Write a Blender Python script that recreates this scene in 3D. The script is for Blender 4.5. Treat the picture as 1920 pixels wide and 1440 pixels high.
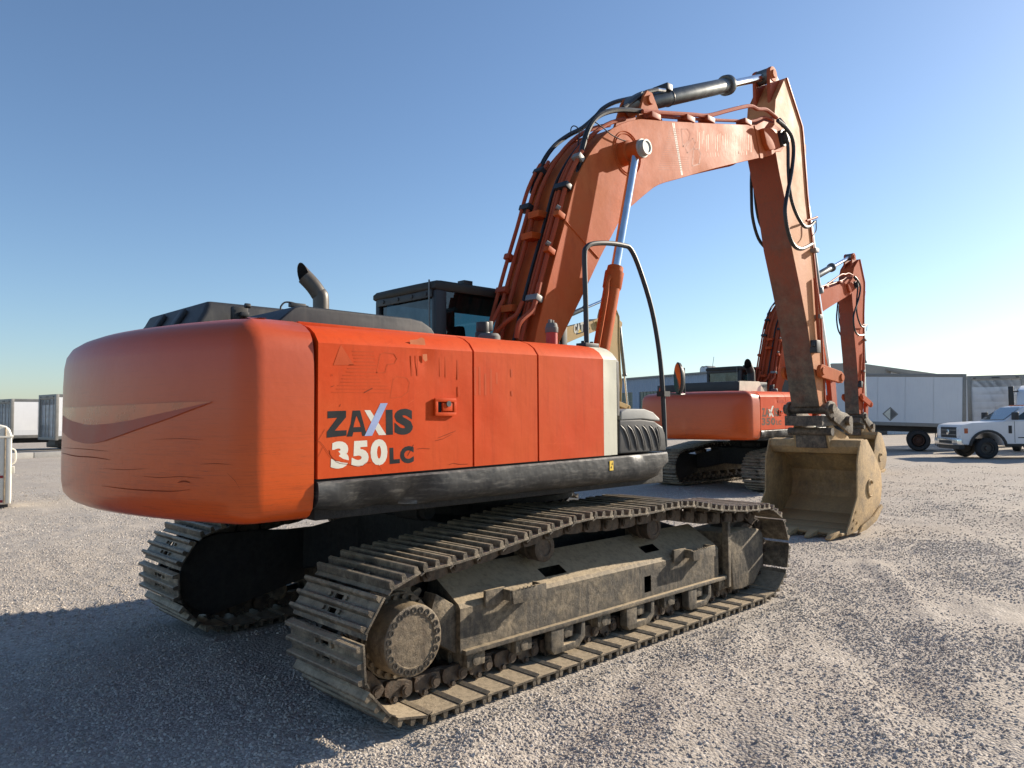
import bpy, bmesh, math, random
import numpy as np
from mathutils import Matrix, Vector, noise as mnoise

random.seed(7); np.random.seed(7)
scene = bpy.context.scene
for o in list(bpy.data.objects): bpy.data.objects.remove(o)
COL = scene.collection

# ------------------------------------------------------------------ camera
CAM = np.array([-4.8207, -5.1471, 1.738]); YAW, PITCH, ROLL = map(math.radians, (45.953, 2.462, -.319)); FPX = 1415.94
_f = np.array([math.cos(PITCH)*math.cos(YAW), math.cos(PITCH)*math.sin(YAW), math.sin(PITCH)])
_r = np.array([math.sin(YAW), -math.cos(YAW), 0]); _u = np.cross(_r, _f)
_r2 = math.cos(ROLL)*_r + math.sin(ROLL)*_u; _u2 = -math.sin(ROLL)*_r + math.cos(ROLL)*_u
cam = bpy.data.cameras.new('camera'); cam.sensor_width = 36; cam.lens = 36*FPX/1920
cam.clip_start = .05; cam.clip_end = 3000
camo = bpy.data.objects.new('camera', cam); COL.objects.link(camo); scene.camera = camo
M = Matrix.Identity(4)
for i in range(3):
    M[i][0] = _r2[i]; M[i][1] = _u2[i]; M[i][2] = -_f[i]; M[i][3] = CAM[i]
camo.matrix_world = M
# ------------------------------------------------------------------ light
SUN_AZ, SUN_EL = -15.5, 23.5
world = bpy.data.worlds.new('World'); scene.world = world; world.use_nodes = True
wn = world.node_tree.nodes; wl = world.node_tree.links
sky = wn.new('ShaderNodeTexSky'); sky.sky_type = 'NISHITA'; sky.sun_disc = False
sky.sun_elevation = math.radians(SUN_EL); sky.sun_rotation = math.radians(90-SUN_AZ)
sky.altitude = 0; sky.air_density = 1.0; sky.dust_density = .45; sky.ozone_density = 4.0
hs = wn.new('ShaderNodeHueSaturation'); hs.inputs['Saturation'].default_value = .98; wl.new(sky.outputs[0], hs.inputs['Color']); wl.new(hs.outputs[0], wn['Background'].inputs[0]); wn['Background'].inputs[1].default_value = 0.079
sun = bpy.data.lights.new('sun', 'SUN'); sun.energy = 4.5; sun.angle = math.radians(.53); sun.color = (1, .88, .72)
suno = bpy.data.objects.new('sun', sun); COL.objects.link(suno); suno.location = (0, 0, 30)
_sd = Vector((math.cos(math.radians(SUN_AZ))*math.cos(math.radians(SUN_EL)), math.sin(math.radians(SUN_AZ))*math.cos(math.radians(SUN_EL)), math.sin(math.radians(SUN_EL))))
suno.rotation_euler = _sd.to_track_quat('Z', 'Y').to_euler()
scene.view_settings.view_transform = 'Standard'; scene.view_settings.look = 'None'
scene.view_settings.exposure = 1.0; scene.view_settings.gamma = 1.0; scene.view_settings.use_curve_mapping = False
scene.render.engine = 'CYCLES'
scene.cycles.max_bounces = 6; scene.cycles.transparent_max_bounces = 8

# ------------------------------------------------------------------ photo pixel -> place
XC = -.16                                    # excavator root x in the world
def ray(u, v):
    return _r2*((u-960)/FPX) - _u2*((v-720)/FPX) + _f
def wz(u, v, z=0.):                          # point on a level plane
    d = ray(u, v); return CAM + d*((z-CAM[2])/d[2])
def wd(u, v, D):                             # point at depth D
    return CAM + ray(u, v)*D
def hp(u, v, y):                             # point on the excavator's plane y (its own coordinates)
    d = ray(u, v); p = CAM + d*((y-CAM[1])/d[1]); return (p[0]-XC, y, p[2])
def hq(u, v, y):
    p = hp(u, v, y); return (p[0], p[2])
def poly(pts, y): return [hq(u, v, y) for u, v in pts]
def lerp(a, b, t): return a+(b-a)*t

# ------------------------------------------------------------------ materials
def nodes(name):
    m = bpy.data.materials.new(name); m.use_nodes = True
    n, l = m.node_tree.nodes, m.node_tree.links
    return m, n, l, n['Principled BSDF']
def tex(n, l, kind, scale, vec=None, stretch=None, detail=5, rough=.6):
    t = n.new('ShaderNodeTex'+kind)
    t.inputs['Scale'].default_value = scale
    if kind == 'Noise':
        t.inputs['Detail'].default_value = detail; t.inputs['Roughness'].default_value = rough
    c = n.new('ShaderNodeTexCoord') if vec is None else None
    src = c.outputs['Object'] if vec is None else vec
    if stretch:
        mp = n.new('ShaderNodeMapping'); mp.inputs['Scale'].default_value = stretch
        l.new(src, mp.inputs['Vector']); src = mp.outputs[0]
    l.new(src, t.inputs['Vector']); return t
def ramp(n, l, src, stops):
    r = n.new('ShaderNodeValToRGB'); e = r.color_ramp.elements
    while len(e) > 1: e.remove(e[-1])
    e[0].position, c0 = stops[0]; e[0].color = c0 if len(c0) == 4 else (*c0, 1)
    for p, c in stops[1:]:
        x = e.new(p); x.color = c if len(c) == 4 else (*c, 1)
    l.new(src, r.inputs[0]); return r
def g(v): return (v, v, v)
def mix(n, l, fac, a, b, mode='MIX'):
    m = n.new('ShaderNodeMix'); m.data_type = 'RGBA'; m.blend_type = mode
    for k, s in ((0, fac), (6, a), (7, b)):
        if hasattr(s, 'is_output'): l.new(s, m.inputs[k])
        elif k == 0: m.inputs[0].default_value = s
        else: m.inputs[k].default_value = (*s, 1)
    return m.outputs[2]
def bump(n, l, p, h, strength, dist=.01):
    b = n.new('ShaderNodeBump'); b.inputs['Strength'].default_value = strength; b.inputs['Distance'].default_value = dist
    l.new(h, b.inputs['Height']); l.new(b.outputs[0], p.inputs['Normal'])
def plain(name, col, rough=.5, metal=0., var=.12, scale=6., bmp=0., coat=0., spec=.5):
    m, n, l, p = nodes(name)
    t = tex(n, l, 'Noise', scale)
    r = ramp(n, l, t.outputs['Fac'], [(.3, tuple(c*(1-var) for c in col)), (.7, tuple(min(1, c*(1+var)) for c in col))])
    l.new(r.outputs[0], p.inputs['Base Color']); p.inputs['Metallic'].default_value = metal
    rr = ramp(n, l, t.outputs['Fac'], [(.3, g(max(0, rough-.07))), (.7, g(min(1, rough+.07)))])
    l.new(rr.outputs[0], p.inputs['Roughness']); p.inputs['Coat Weight'].default_value = coat; p.inputs['Specular IOR Level'].default_value = spec
    if bmp: bump(n, l, p, tex(n, l, 'Noise', scale*12).outputs['Fac'], bmp)
    return m
def paint(name, col, fade, dirt, rough=.42, fadeamt=.6, dirtamt=.35, streak=(9, 9, .7), chips=.0, coat=.15, wob=.25, spec=.5, scr=.35):
    """weathered machine paint: faded patches, run-down streaks, dirt specks, chips, waviness"""
    m, n, l, p = nodes(name)
    a = tex(n, l, 'Noise', 1.3, detail=6)
    c = mix(n, l, ramp(n, l, a.outputs['Fac'], [(.38, g(0)), (.66, g(fadeamt))]).outputs[0], col, fade)
    s = tex(n, l, 'Noise', 3., stretch=streak, detail=6, rough=.7)
    c = mix(n, l, ramp(n, l, s.outputs['Fac'], [(.5, g(0)), (.78, g(dirtamt))]).outputs[0], c, dirt)
    s2 = tex(n, l, 'Noise', 4., stretch=streak[::-1] if streak[0] > streak[2] else streak, detail=4)
    c = mix(n, l, ramp(n, l, s2.outputs['Fac'], [(.6, g(0)), (.8, g(dirtamt*.5))]).outputs[0], c, tuple(min(1, x*1.25) for x in fade))
    if scr:
        mp = n.new('ShaderNodeTexCoord'); rt = n.new('ShaderNodeMapping'); rt.inputs['Rotation'].default_value = (.2, .5, .3); l.new(mp.outputs['Object'], rt.inputs['Vector'])
        q = tex(n, l, 'Noise', 5., vec=rt.outputs[0], stretch=(.7, 3, 34), detail=3)
        c = mix(n, l, ramp(n, l, q.outputs['Fac'], [(.69, g(0)), (.72, g(scr))]).outputs[0], c, tuple(min(1, x*1.3+.02) for x in fade))
    if chips:
        v = tex(n, l, 'Noise', 26., detail=8, rough=.75)
        c = mix(n, l, ramp(n, l, v.outputs['Fac'], [(.67-chips*.1, g(0)), (.70-chips*.1, g(1))]).outputs[0], c, (.05, .028, .02))
    l.new(c, p.inputs['Base Color'])
    rr = ramp(n, l, a.outputs['Fac'], [(.3, g(rough-.08)), (.7, g(rough+.14))]); l.new(rr.outputs[0], p.inputs['Roughness'])
    p.inputs['Coat Weight'].default_value = coat; p.inputs['Coat Roughness'].default_value = .25
    p.inputs['Specular IOR Level'].default_value = spec
    w = tex(n, l, 'Noise', 5., detail=3)
    bump(n, l, p, w.outputs['Fac'], wob, .012)
    return m
MAT = {}
MAT['orange'] = paint('orange_panel_paint', (.56, .055, .005), (.57, .090, .020), (.37, .040, .006), rough=.6, fadeamt=.75, dirtamt=.5, coat=.0, spec=.14)
MAT['boom'] = paint('faded_boom_paint', (.45, .078, .014), (.44, .128, .042), (.28, .048, .012), rough=.6, fadeamt=.85, dirtamt=.65, coat=.0, spec=.13, chips=.02, streak=(3, 3, 1.2))
MAT['armside'] = paint('faded_sunlit_arm_paint', (.52, .18, .065), (.56, .27, .12), (.36, .10, .04), rough=.6, dirtamt=.5, coat=0, spec=.25, fadeamt=.8)  # faded, yellowish paint; the strong sunlight on the arm is also in this colour
MAT['pipe'] = paint('pipe_paint', (.36, .062, .022), (.38, .09, .04), (.2, .045, .02), rough=.5, dirtamt=.5, coat=0, spec=.2)
MAT['armrust'] = paint('scuffed_arm_paint', (.27, .045, .014), (.25, .068, .028), (.12, .052, .026), rough=.55, dirtamt=.7, chips=.25, coat=0, streak=(14, 14, .6))
def armmud(name, src):
    m = src.copy(); m.name = name; n, l = m.node_tree.nodes, m.node_tree.links; p = n['Principled BSDF']
    old = p.inputs['Base Color'].links[0].from_socket
    tc = n.new('ShaderNodeTexCoord'); sp = n.new('ShaderNodeSeparateXYZ'); l.new(tc.outputs['Object'], sp.inputs[0])
    a = tex(n, l, 'Noise', 2.2, detail=8, rough=.75)
    ad = n.new('ShaderNodeMath'); ad.operation = 'MULTIPLY_ADD'; l.new(a.outputs['Fac'], ad.inputs[0]); ad.inputs[1].default_value = -5.; l.new(sp.outputs[2], ad.inputs[2])
    mr = n.new('ShaderNodeMapRange'); l.new(ad.outputs[0], mr.inputs[0]); mr.inputs[1].default_value = 2.2; mr.inputs[2].default_value = -.6
    d = tex(n, l, 'Noise', 7., detail=8, rough=.75)
    mud = ramp(n, l, d.outputs['Fac'], [(.35, (.035, .03, .025)), (.55, (.11, .09, .065)), (.75, (.20, .165, .11))])
    l.new(mix(n, l, mr.outputs[0], old, mud.outputs[0]), p.inputs['Base Color']); return m
MAT['armrust'] = armmud('muddy_wear_plate', MAT['armrust'])
MAT['yellow'] = paint('yellow_machine_paint', (.42, .25, .06), (.46, .31, .12), (.25, .16, .06), rough=.5)
MAT['dark'] = paint('grey_black_plastic', (.024, .025, .027), (.050, .052, .055), (.10, .095, .08), rough=.5, dirtamt=.4, coat=0)
MAT['skirt'] = paint('scuffed_black_skirt', (.022, .023, .024), (.045, .047, .048), (.19, .18, .16), rough=.45, dirtamt=.75, coat=0, streak=(2.5, 2.5, 14), wob=1., scr=.9)
MAT['black'] = plain('black_shell', (.018, .019, .021), .5)
MAT['soot_shade_black'] = plain('soot_shade_black', (.004, .004, .004), .9)
MAT['rubber'] = plain('black_rubber', (.014, .014, .014), .42, bmp=.1)
MAT['tyre'] = plain('tyre_rubber', (.022, .022, .023), .8, bmp=.2)
MAT['chrome'] = plain('chrome_rod', (.72, .75, .78), .16, 1.)
MAT['steel'] = plain('steel_cylinder', (.13, .14, .14), .38, .55, var=.25)
MAT['exhaust'] = paint('heat_stained_steel', (.085, .073, .058), (.13, .11, .085), (.04, .03, .022), rough=.42, coat=0, dirtamt=.7)
MAT['cream'] = paint('cream_stripe', (.62, .60, .47), (.56, .54, .43), (.40, .37, .28), rough=.5, dirtamt=.35, chips=.03)
MAT['white'] = paint('white_truck_paint', (.74, .75, .76), (.66, .67, .69), (.5, .5, .49), rough=.35, dirtamt=.2, coat=.3, wob=.05)
MAT['boxgrey'] = paint('white_box_panel', (.64, .66, .68), (.59, .61, .64), (.4, .41, .42), rough=.45, dirtamt=.25, coat=.1, wob=.05)
MAT['frame'] = plain('grey_metal_frame', (.22, .215, .20), .5, .3)
MAT['letter'] = plain('black_lettering', (.022, .024, .026), .5, var=.3, spec=.14)
MAT['letterw'] = plain('white_lettering', (.66, .64, .55), .5, var=.1, spec=.14)
MAT['letterb'] = plain('blue_lettering', (.33, .40, .62), .45, var=.2, spec=.14)
MAT['ghost'] = plain('decal_ghost', (.50, .060, .009), .55, spec=.14)
MAT['ghost2'] = plain('decal_ghost_light', (.55, .17, .07), .5, spec=.14)
MAT['cap'] = plain('grey_cap', (.12, .12, .115), .7)
MAT['red'] = plain('red_paint', (.42, .035, .025), .45)
MAT['redstripe'] = plain('red_stripe', (.28, .012, .02), .5)
MAT['camo'] = paint('camouflage_roof', (.022, .024, .022), (.07, .06, .042), (.015, .015, .015), rough=.6, fadeamt=.9, coat=0, spec=.3)
MAT['interior'] = plain('cab_interior', (.012, .013, .013), .8)
MAT['brick'] = plain('seat_cloth', (.03, .03, .032), .9)
MAT['yellowsticker'] = plain('yellow_sticker', (.75, .50, .04), .5)
MAT['lamp'] = plain('lamp_lens', (.8, .8, .8), .15)
MAT['amber'] = plain('amber_lens', (.45, .10, .03), .25)
MAT['bluewall'] = paint('blue_grey_cladding', (.26, .32, .40), (.29, .35, .43), (.22, .26, .32), rough=.5, coat=0, dirtamt=.2, wob=.0)
MAT['whitewall'] = paint('white_cladding', (.55, .58, .60), (.5, .53, .56), (.44, .46, .48), rough=.5, coat=0, dirtamt=.2, wob=.0)
MAT['winglass'] = plain('building_glass', (.10, .135, .125), .12)
MAT['concrete'] = plain('concrete', (.33, .32, .30), .85, bmp=.2)
MAT['oldwhite'] = paint('old_white_enamel', (.70, .68, .60), (.66, .62, .52), (.36, .22, .12), rough=.4, dirtamt=.25)

def cw_material():
    m, n, l, p = nodes('counterweight_paint')
    tc = n.new('ShaderNodeTexCoord'); sep = n.new('ShaderNodeSeparateXYZ'); l.new(tc.outputs['Object'], sep.inputs[0])
    a = tex(n, l, 'Noise', 1.6, detail=5)
    ad = n.new('ShaderNodeMath'); ad.operation = 'MULTIPLY_ADD'; l.new(a.outputs['Fac'], ad.inputs[0]); ad.inputs[1].default_value = .5; l.new(sep.outputs[2], ad.inputs[2])
    worn = ramp(n, l, ad.outputs[0], [(0, g(0)), (1, g(1))])          # height -> how weathered the coat is
    worn.color_ramp.elements[0].position = 0; mr = n.new('ShaderNodeMapRange'); l.new(ad.outputs[0], mr.inputs[0])
    mr.inputs[1].default_value = 1.75; mr.inputs[2].default_value = 2.35
    c = mix(n, l, mr.outputs[0], (.57, .080, .006), (.45, .068, .016))
    low = n.new('ShaderNodeMath'); low.operation = 'SUBTRACT'; low.inputs[0].default_value = 1.08; l.new(mr.outputs[0], low.inputs[1])   # rub marks sit on the lower half
    def rub(scale, st, lo, hi, amt, col, c, det):
        t = tex(n, l, 'Noise', scale, stretch=st, detail=det, rough=.72); q = n.new('ShaderNodeMath'); q.operation = 'MULTIPLY'
        l.new(ramp(n, l, t.outputs['Fac'], [(lo, g(0)), (hi, g(amt))]).outputs[0], q.inputs[0]); l.new(low.outputs[0], q.inputs[1]); return mix(n, l, q.outputs[0], c, col)
    c = rub(4., (.8, .8, 20), .52, .70, .5, (.27, .042, .010), c, 6)
    c = rub(7., (1., 1., 34), .63, .66, .6, (.17, .03, .010), c, 4)
    c = rub(6., (.9, .9, 26), .65, .68, .35, (.62, .16, .05), c, 4)
    c = rub(2.2, (1, 1, 1.4), .52, .68, .45, (.40, .052, .010), c, 5)
    l.new(c, p.inputs['Base Color'])
    rm = n.new('ShaderNodeMapRange'); l.new(mr.outputs[0], rm.inputs[0]); rm.inputs[3].default_value = .30; rm.inputs[4].default_value = .42
    l.new(rm.outputs[0], p.inputs['Roughness']); p.inputs['Coat Weight'].default_value = .18; p.inputs['Coat Roughness'].default_value = .12; p.inputs['Specular IOR Level'].default_value = .42
    w = tex(n, l, 'Noise', 3.2, detail=4); w2 = tex(n, l, 'Noise', 14., stretch=(1, 1, 3), detail=4)
    h = n.new('ShaderNodeMath'); h.operation = 'MULTIPLY_ADD'; l.new(w2.outputs['Fac'], h.inputs[0]); h.inputs[1].default_value = .07; l.new(w.outputs['Fac'], h.inputs[2])
    bump(n, l, p, h.outputs[0], .2, .02)
    return m
MAT['cw'] = cw_material()
MAT['swoosh1'] = plain('swoosh_bright', (.50, .095, .022), .3, var=.2, coat=.3)
MAT['swoosh2'] = plain('swoosh_dull', (.37, .066, .030), .5, var=.1)

def dirtysteel(name, base, dust, mud, rough=.7, dustpos=.45, metal=.15, grime=.75):
    m, n, l, p = nodes(name)
    a = tex(n, l, 'Noise', 3., detail=8, rough=.7); b = tex(n, l, 'Noise', 22., detail=6, rough=.75)
    c = mix(n, l, ramp(n, l, a.outputs['Fac'], [(dustpos-.13, g(0)), (dustpos+.18, g(1))]).outputs[0], base, dust)
    s = tex(n, l, 'Noise', 3.5, stretch=(8, 8, .8), detail=5)
    c = mix(n, l, ramp(n, l, s.outputs['Fac'], [(.48, g(0)), (.68, g(.8))]).outputs[0], c, mud)
    c = mix(n, l, ramp(n, l, b.outputs['Fac'], [(.36, g(grime)), (.58, g(0))]).outputs[0], c, tuple(x*.35 for x in base))
    gm = n.new('ShaderNodeNewGeometry'); sp = n.new('ShaderNodeSeparateXYZ'); l.new(gm.outputs['Normal'], sp.inputs[0])   # dust that settled on upward faces
    up = n.new('ShaderNodeMapRange'); l.new(sp.outputs[2], up.inputs[0]); up.inputs[1].default_value = .35; up.inputs[2].default_value = .95
    um = n.new('ShaderNodeMath'); um.operation = 'MULTIPLY'; l.new(up.outputs[0], um.inputs[0])
    l.new(ramp(n, l, b.outputs['Fac'], [(.25, g(.35)), (.55, g(.95))]).outputs[0], um.inputs[1])
    c = mix(n, l, um.outputs[0], c, dust)
    l.new(c, p.inputs['Base Color']); p.inputs['Roughness'].default_value = rough; p.inputs['Metallic'].default_value = metal
    bump(n, l, p, b.outputs['Fac'], .9, .009)
    return m
MAT['shoe'] = dirtysteel('track_shoe_steel', (.10, .083, .062), (.50, .41, .29), (.20, .155, .11), .5, .58, .25)
MAT['link'] = dirtysteel('track_link_steel', (.06, .045, .035), (.15, .12, .09), (.10, .06, .035), .6, .55, .3)
MAT['tframe'] = dirtysteel('track_frame_steel', (.080, .069, .054), (.42, .33, .21), (.20, .16, .11), .75, .6, .05)
MAT['hub'] = dirtysteel('final_drive_steel', (.15, .115, .078), (.24, .185, .115), (.10, .07, .045), .6, .5, .1)
MAT['boltm'] = plain('bolt_hole', (.03, .025, .02), .6)
MAT['under'] = dirtysteel('undercarriage_black', (.018, .018, .018), (.035, .033, .03), (.03, .028, .025), .8, .6, 0)
MAT['bucket'] = dirtysteel('bucket_clay', (.13, .105, .075), (.46, .31, .145), (.34, .22, .10), .8, .38, 0, .3)
MAT['coupler'] = dirtysteel('coupler_steel', (.06, .052, .045), (.25, .20, .14), (.13, .10, .07), .65, .52, .2)

def glass_material(name='cab_glass', tint=(.22, .36, .40)):
    m, n, l, p = nodes(name)
    n.remove(p); out = n['Material Output']
    tr = n.new('ShaderNodeBsdfTransparent'); tr.inputs[0].default_value = (*tint, 1)
    gl = n.new('ShaderNodeBsdfGlossy'); gl.inputs['Roughness'].default_value = .03
    lw = n.new('ShaderNodeLayerWeight'); lw.inputs[0].default_value = .5; pw = n.new('ShaderNodeMath'); pw.operation = 'POWER'; l.new(lw.outputs['Facing'], pw.inputs[0]); pw.inputs[1].default_value = 4.
    fr = n.new('ShaderNodeMath'); fr.operation = 'MULTIPLY_ADD'; l.new(pw.outputs[0], fr.inputs[0]); fr.inputs[1].default_value = .9; fr.inputs[2].default_value = .03
    t = tex(n, l, 'Noise', 9.); ad = n.new('ShaderNodeMath'); ad.operation = 'MULTIPLY_ADD'
    l.new(t.outputs['Fac'], ad.inputs[0]); ad.inputs[1].default_value = .08; l.new(fr.outputs[0], ad.inputs[2])
    ms = n.new('ShaderNodeMixShader'); l.new(ad.outputs[0], ms.inputs[0]); l.new(tr.outputs[0], ms.inputs[1]); l.new(gl.outputs[0], ms.inputs[2])
    l.new(ms.outputs[0], out.inputs[0]); return m
MAT['glass'] = glass_material(); MAT['rearglass'] = glass_material('rear_cab_glass', (.035, .075, .095))
MAT['mirror'] = plain('mirror_glass', (.20, .21, .22), .05, 1., var=.02)
MAT['carglass'] = plain('windscreen_glass', (.03, .045, .045), .05, coat=.5)

# ------------------------------------------------------------------ mesh builder
class MB:
    def __init__(s): s.v = []; s.f = []
    def add(s, vs, fs):
        k = len(s.v); s.v += [tuple(map(float, v)) for v in vs]; s.f += [tuple(i+k for i in f) for f in fs]; return s
    def box(s, a, b):
        (x0, y0, z0), (x1, y1, z1) = a, b
        return s.add([(x0,y0,z0),(x1,y0,z0),(x1,y1,z0),(x0,y1,z0),(x0,y0,z1),(x1,y0,z1),(x1,y1,z1),(x0,y1,z1)],
                     [(0,3,2,1),(4,5,6,7),(0,1,5,4),(1,2,6,5),(2,3,7,6),(3,0,4,7)])
    def obox(s, c, ax, ay, az):                                  # oriented box, half axes
        c, ax, ay, az = map(np.array, (c, ax, ay, az))
        vs = [c+i*ax+j*ay+k*az for k in (-1, 1) for j, i in ((-1, -1), (-1, 1), (1, 1), (1, -1))]
        return s.add(vs, [(0,3,2,1),(4,5,6,7),(0,1,5,4),(1,2,6,5),(2,3,7,6),(3,0,4,7)])
    def prism(s, pts, a, b, axis='y'):
        n = len(pts)
        def P(p, t): return {'y': (p[0], t, p[1]), 'x': (t, p[0], p[1]), 'z': (p[0], p[1], t)}[axis]
        area = sum(pts[i][0]*pts[(i+1) % n][1]-pts[(i+1) % n][0]*pts[i][1] for i in range(n))
        q = list(pts) if area > 0 else list(pts)[::-1]
        lo, hi = min(a, b), max(a, b)
        if axis == 'y': lo, hi = hi, lo
        vs = [P(p, lo) for p in q]+[P(p, hi) for p in q]
        return s.add(vs, [tuple(range(n))[::-1], tuple(range(n, 2*n))]+[(i, (i+1) % n, n+(i+1) % n, n+i) for i in range(n)])
    def loft(s, rings, closed=True, caps=True):
        m = len(rings[0]); vs = [p for r in rings for p in r]; fs = []
        for i in range(len(rings)-1):
            for j in range(m if closed else m-1):
                k = (j+1) % m; fs.append((i*m+j, i*m+k, (i+1)*m+k, (i+1)*m+j))
        if caps: fs += [tuple(range(m))[::-1], tuple(range((len(rings)-1)*m, len(rings)*m))]
        return s.add(vs, fs)
    def tube(s, pts, r, n=8, smooth=4, caps=True):
        pts = [np.array(p, float) for p in pts]
        if smooth and len(pts) > 2: pts = catmull(pts, smooth)
        rr = r if hasattr(r, '__len__') else [r]*len(pts)
        if len(rr) != len(pts): rr = list(np.interp(np.linspace(0, 1, len(pts)), np.linspace(0, 1, len(rr)), rr))
        t0 = pts[1]-pts[0]; t0 /= np.linalg.norm(t0)
        a = np.cross(t0, (0, 0, 1.)); a = np.cross(t0, (1., 0, 0)) if np.linalg.norm(a) < .1 else a; a /= np.linalg.norm(a)
        rings = []
        for i, p in enumerate(pts):
            t = pts[min(i+1, len(pts)-1)]-pts[max(i-1, 0)]; t = t/(np.linalg.norm(t)+1e-12)
            a = a-t*np.dot(a, t); a /= np.linalg.norm(a); b = np.cross(t, a)
            rings.append([p+rr[i]*(math.cos(2*math.pi*k/n)*a+math.sin(2*math.pi*k/n)*b) for k in range(n)])
        return s.loft(rings, True, caps)
    def cyl(s, p0, p1, r, r1=None, n=20):
        return s.tube([p0, p1], [r, r if r1 is None else r1], n, 0)
    def steps(s, p0, p1, prof, n=24):                            # prof: (t, r) along p0->p1, stepped turned part
        p0, p1 = np.array(p0, float), np.array(p1, float); d = p1-p0
        ax = d/np.linalg.norm(d); a = np.cross(ax, (0, 0, 1.)); a = np.cross(ax, (1., 0, 0)) if np.linalg.norm(a) < .1 else a; a /= np.linalg.norm(a); b = np.cross(ax, a)
        return s.loft([[p0+d*t+r*(math.cos(2*math.pi*k/n)*a+math.sin(2*math.pi*k/n)*b) for k in range(n)] for t, r in prof])
    def mesh(s, name, bev=0., seg=2, ang=35):
        me = bpy.data.meshes.new(name); me.from_pydata(s.v, [], s.f)
        bm = bmesh.new(); bm.from_mesh(me)
        bmesh.ops.recalc_face_normals(bm, faces=bm.faces)
        if bev:
            es = [e for e in bm.edges if len(e.link_faces) == 2 and e.calc_face_angle(0) > math.radians(30)]
            bmesh.ops.bevel(bm, geom=es, offset=bev, segments=seg, profile=.6, affect='EDGES', clamp_overlap=True)
        bm.to_mesh(me); bm.free()
        me.polygons.foreach_set('use_smooth', [True]*len(me.polygons)); me.set_sharp_from_angle(angle=math.radians(ang))
        return me
    def build(s, name, mat, parent=None, bev=0., seg=2, mtx=None, ang=35):
        if mtx is not None: s.v = [tuple(mtx @ Vector(v)) for v in s.v]
        return link(name, s.mesh(name, bev, seg, ang), mat, parent)
def catmull(pts, k):
    P = [2*pts[0]-pts[1]]+pts+[2*pts[-1]-pts[-2]]; out = []
    for i in range(1, len(P)-2):
        for j in range(k):
            t = j/k; a, b, c, d = P[i-1:i+3]
            out.append(.5*((2*b)+(-a+c)*t+(2*a-5*b+4*c-d)*t*t+(-a+3*b-3*c+d)*t**3))
    return out+[P[-2]]
def link(name, me, mat, parent=None):
    if mat and not me.materials: me.materials.append(MAT[mat] if isinstance(mat, str) else mat)
    o = bpy.data.objects.new(name, me); COL.objects.link(o); o.parent = parent; return o
def thing(name, label, cat, loc=(0, 0, 0), rz=0., group=None):
    o = bpy.data.objects.new(name, None); COL.objects.link(o); o.location = loc; o.rotation_euler = (0, 0, rz); o.empty_display_size = .2
    tag(o, label, cat, group); return o
def tag(o, label, cat, group=None):
    o['label'] = label; o['category'] = cat
    if group: o['group'] = group
    return o
def glyph_mesh(ch, offset=.03):
    c = bpy.data.curves.new('glyph', 'FONT'); c.body = ch; c.offset = offset; c.resolution_u = 4
    o = bpy.data.objects.new('glyph', c); COL.objects.link(o); bpy.context.view_layer.update()
    me = bpy.data.meshes.new_from_object(o.evaluated_get(bpy.context.evaluated_depsgraph_get()))
    bpy.data.objects.remove(o); bpy.data.curves.remove(c)
    v = np.array([p.co[:2] for p in me.vertices]); f = [tuple(p.vertices) for p in me.polygons]; bpy.data.meshes.remove(me)
    v = (v-v.min(0))/(v.max(0)-v.min(0)); return v, f
def letters(mb, ch, quad, fn, offset=.03):
    """a glyph stretched over a quad (bl, br, tl, tr) of pixels, fn turns pixel -> point"""
    v, f = glyph_mesh(ch, offset); bl, br, tl, tr = [np.array(fn(*q)) for q in quad]
    return mb.add([(bl*(1-a)+br*a)*(1-b)+(tl*(1-a)+tr*a)*b for a, b in v], f)
def flat(mb, pts): return mb.add(pts, [tuple(range(len(pts)))])

# ------------------------------------------------------------------ ground
def undulate(x, y):
    """height of the gravel lot: flat under the machines, low ridges and ruts in the open"""
    v = Vector((x, y, 0))
    h = .034*mnoise.noise(v*.8)+.020*mnoise.noise(v*2.0+Vector((3, 1, 0)))+.014*mnoise.noise(v*4.6)+.008*mnoise.noise(v*9.)
    c, s = math.cos(.5), math.sin(.5); q = Vector(((c*x+s*y)*.5, (-s*x+c*y)*2.6, 4)); rut = mnoise.noise(q)
    if x > -3 and y < -1.5: h += .050*rut*abs(rut)*1.6+.014*rut
    if -4.2 < x < -1.2 and 1.7 < y < 4.2:                        # tread prints behind the far track
        h += .016*math.sin((x*.97-y*.22)*2*math.pi/.105)*max(0, 1-abs(y-2.75)/.6)
    if abs(y) < 1.85 and -2.3 < x < 2.1 and abs(y) > .75: h = min(h*.3, -.002)
    if 5.5 < x < 8 and abs(y) < .9: h *= .3
    d = math.hypot(x-CAM[0], y-CAM[1])
    return h*max(0, 1-d/60)-.012
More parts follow.
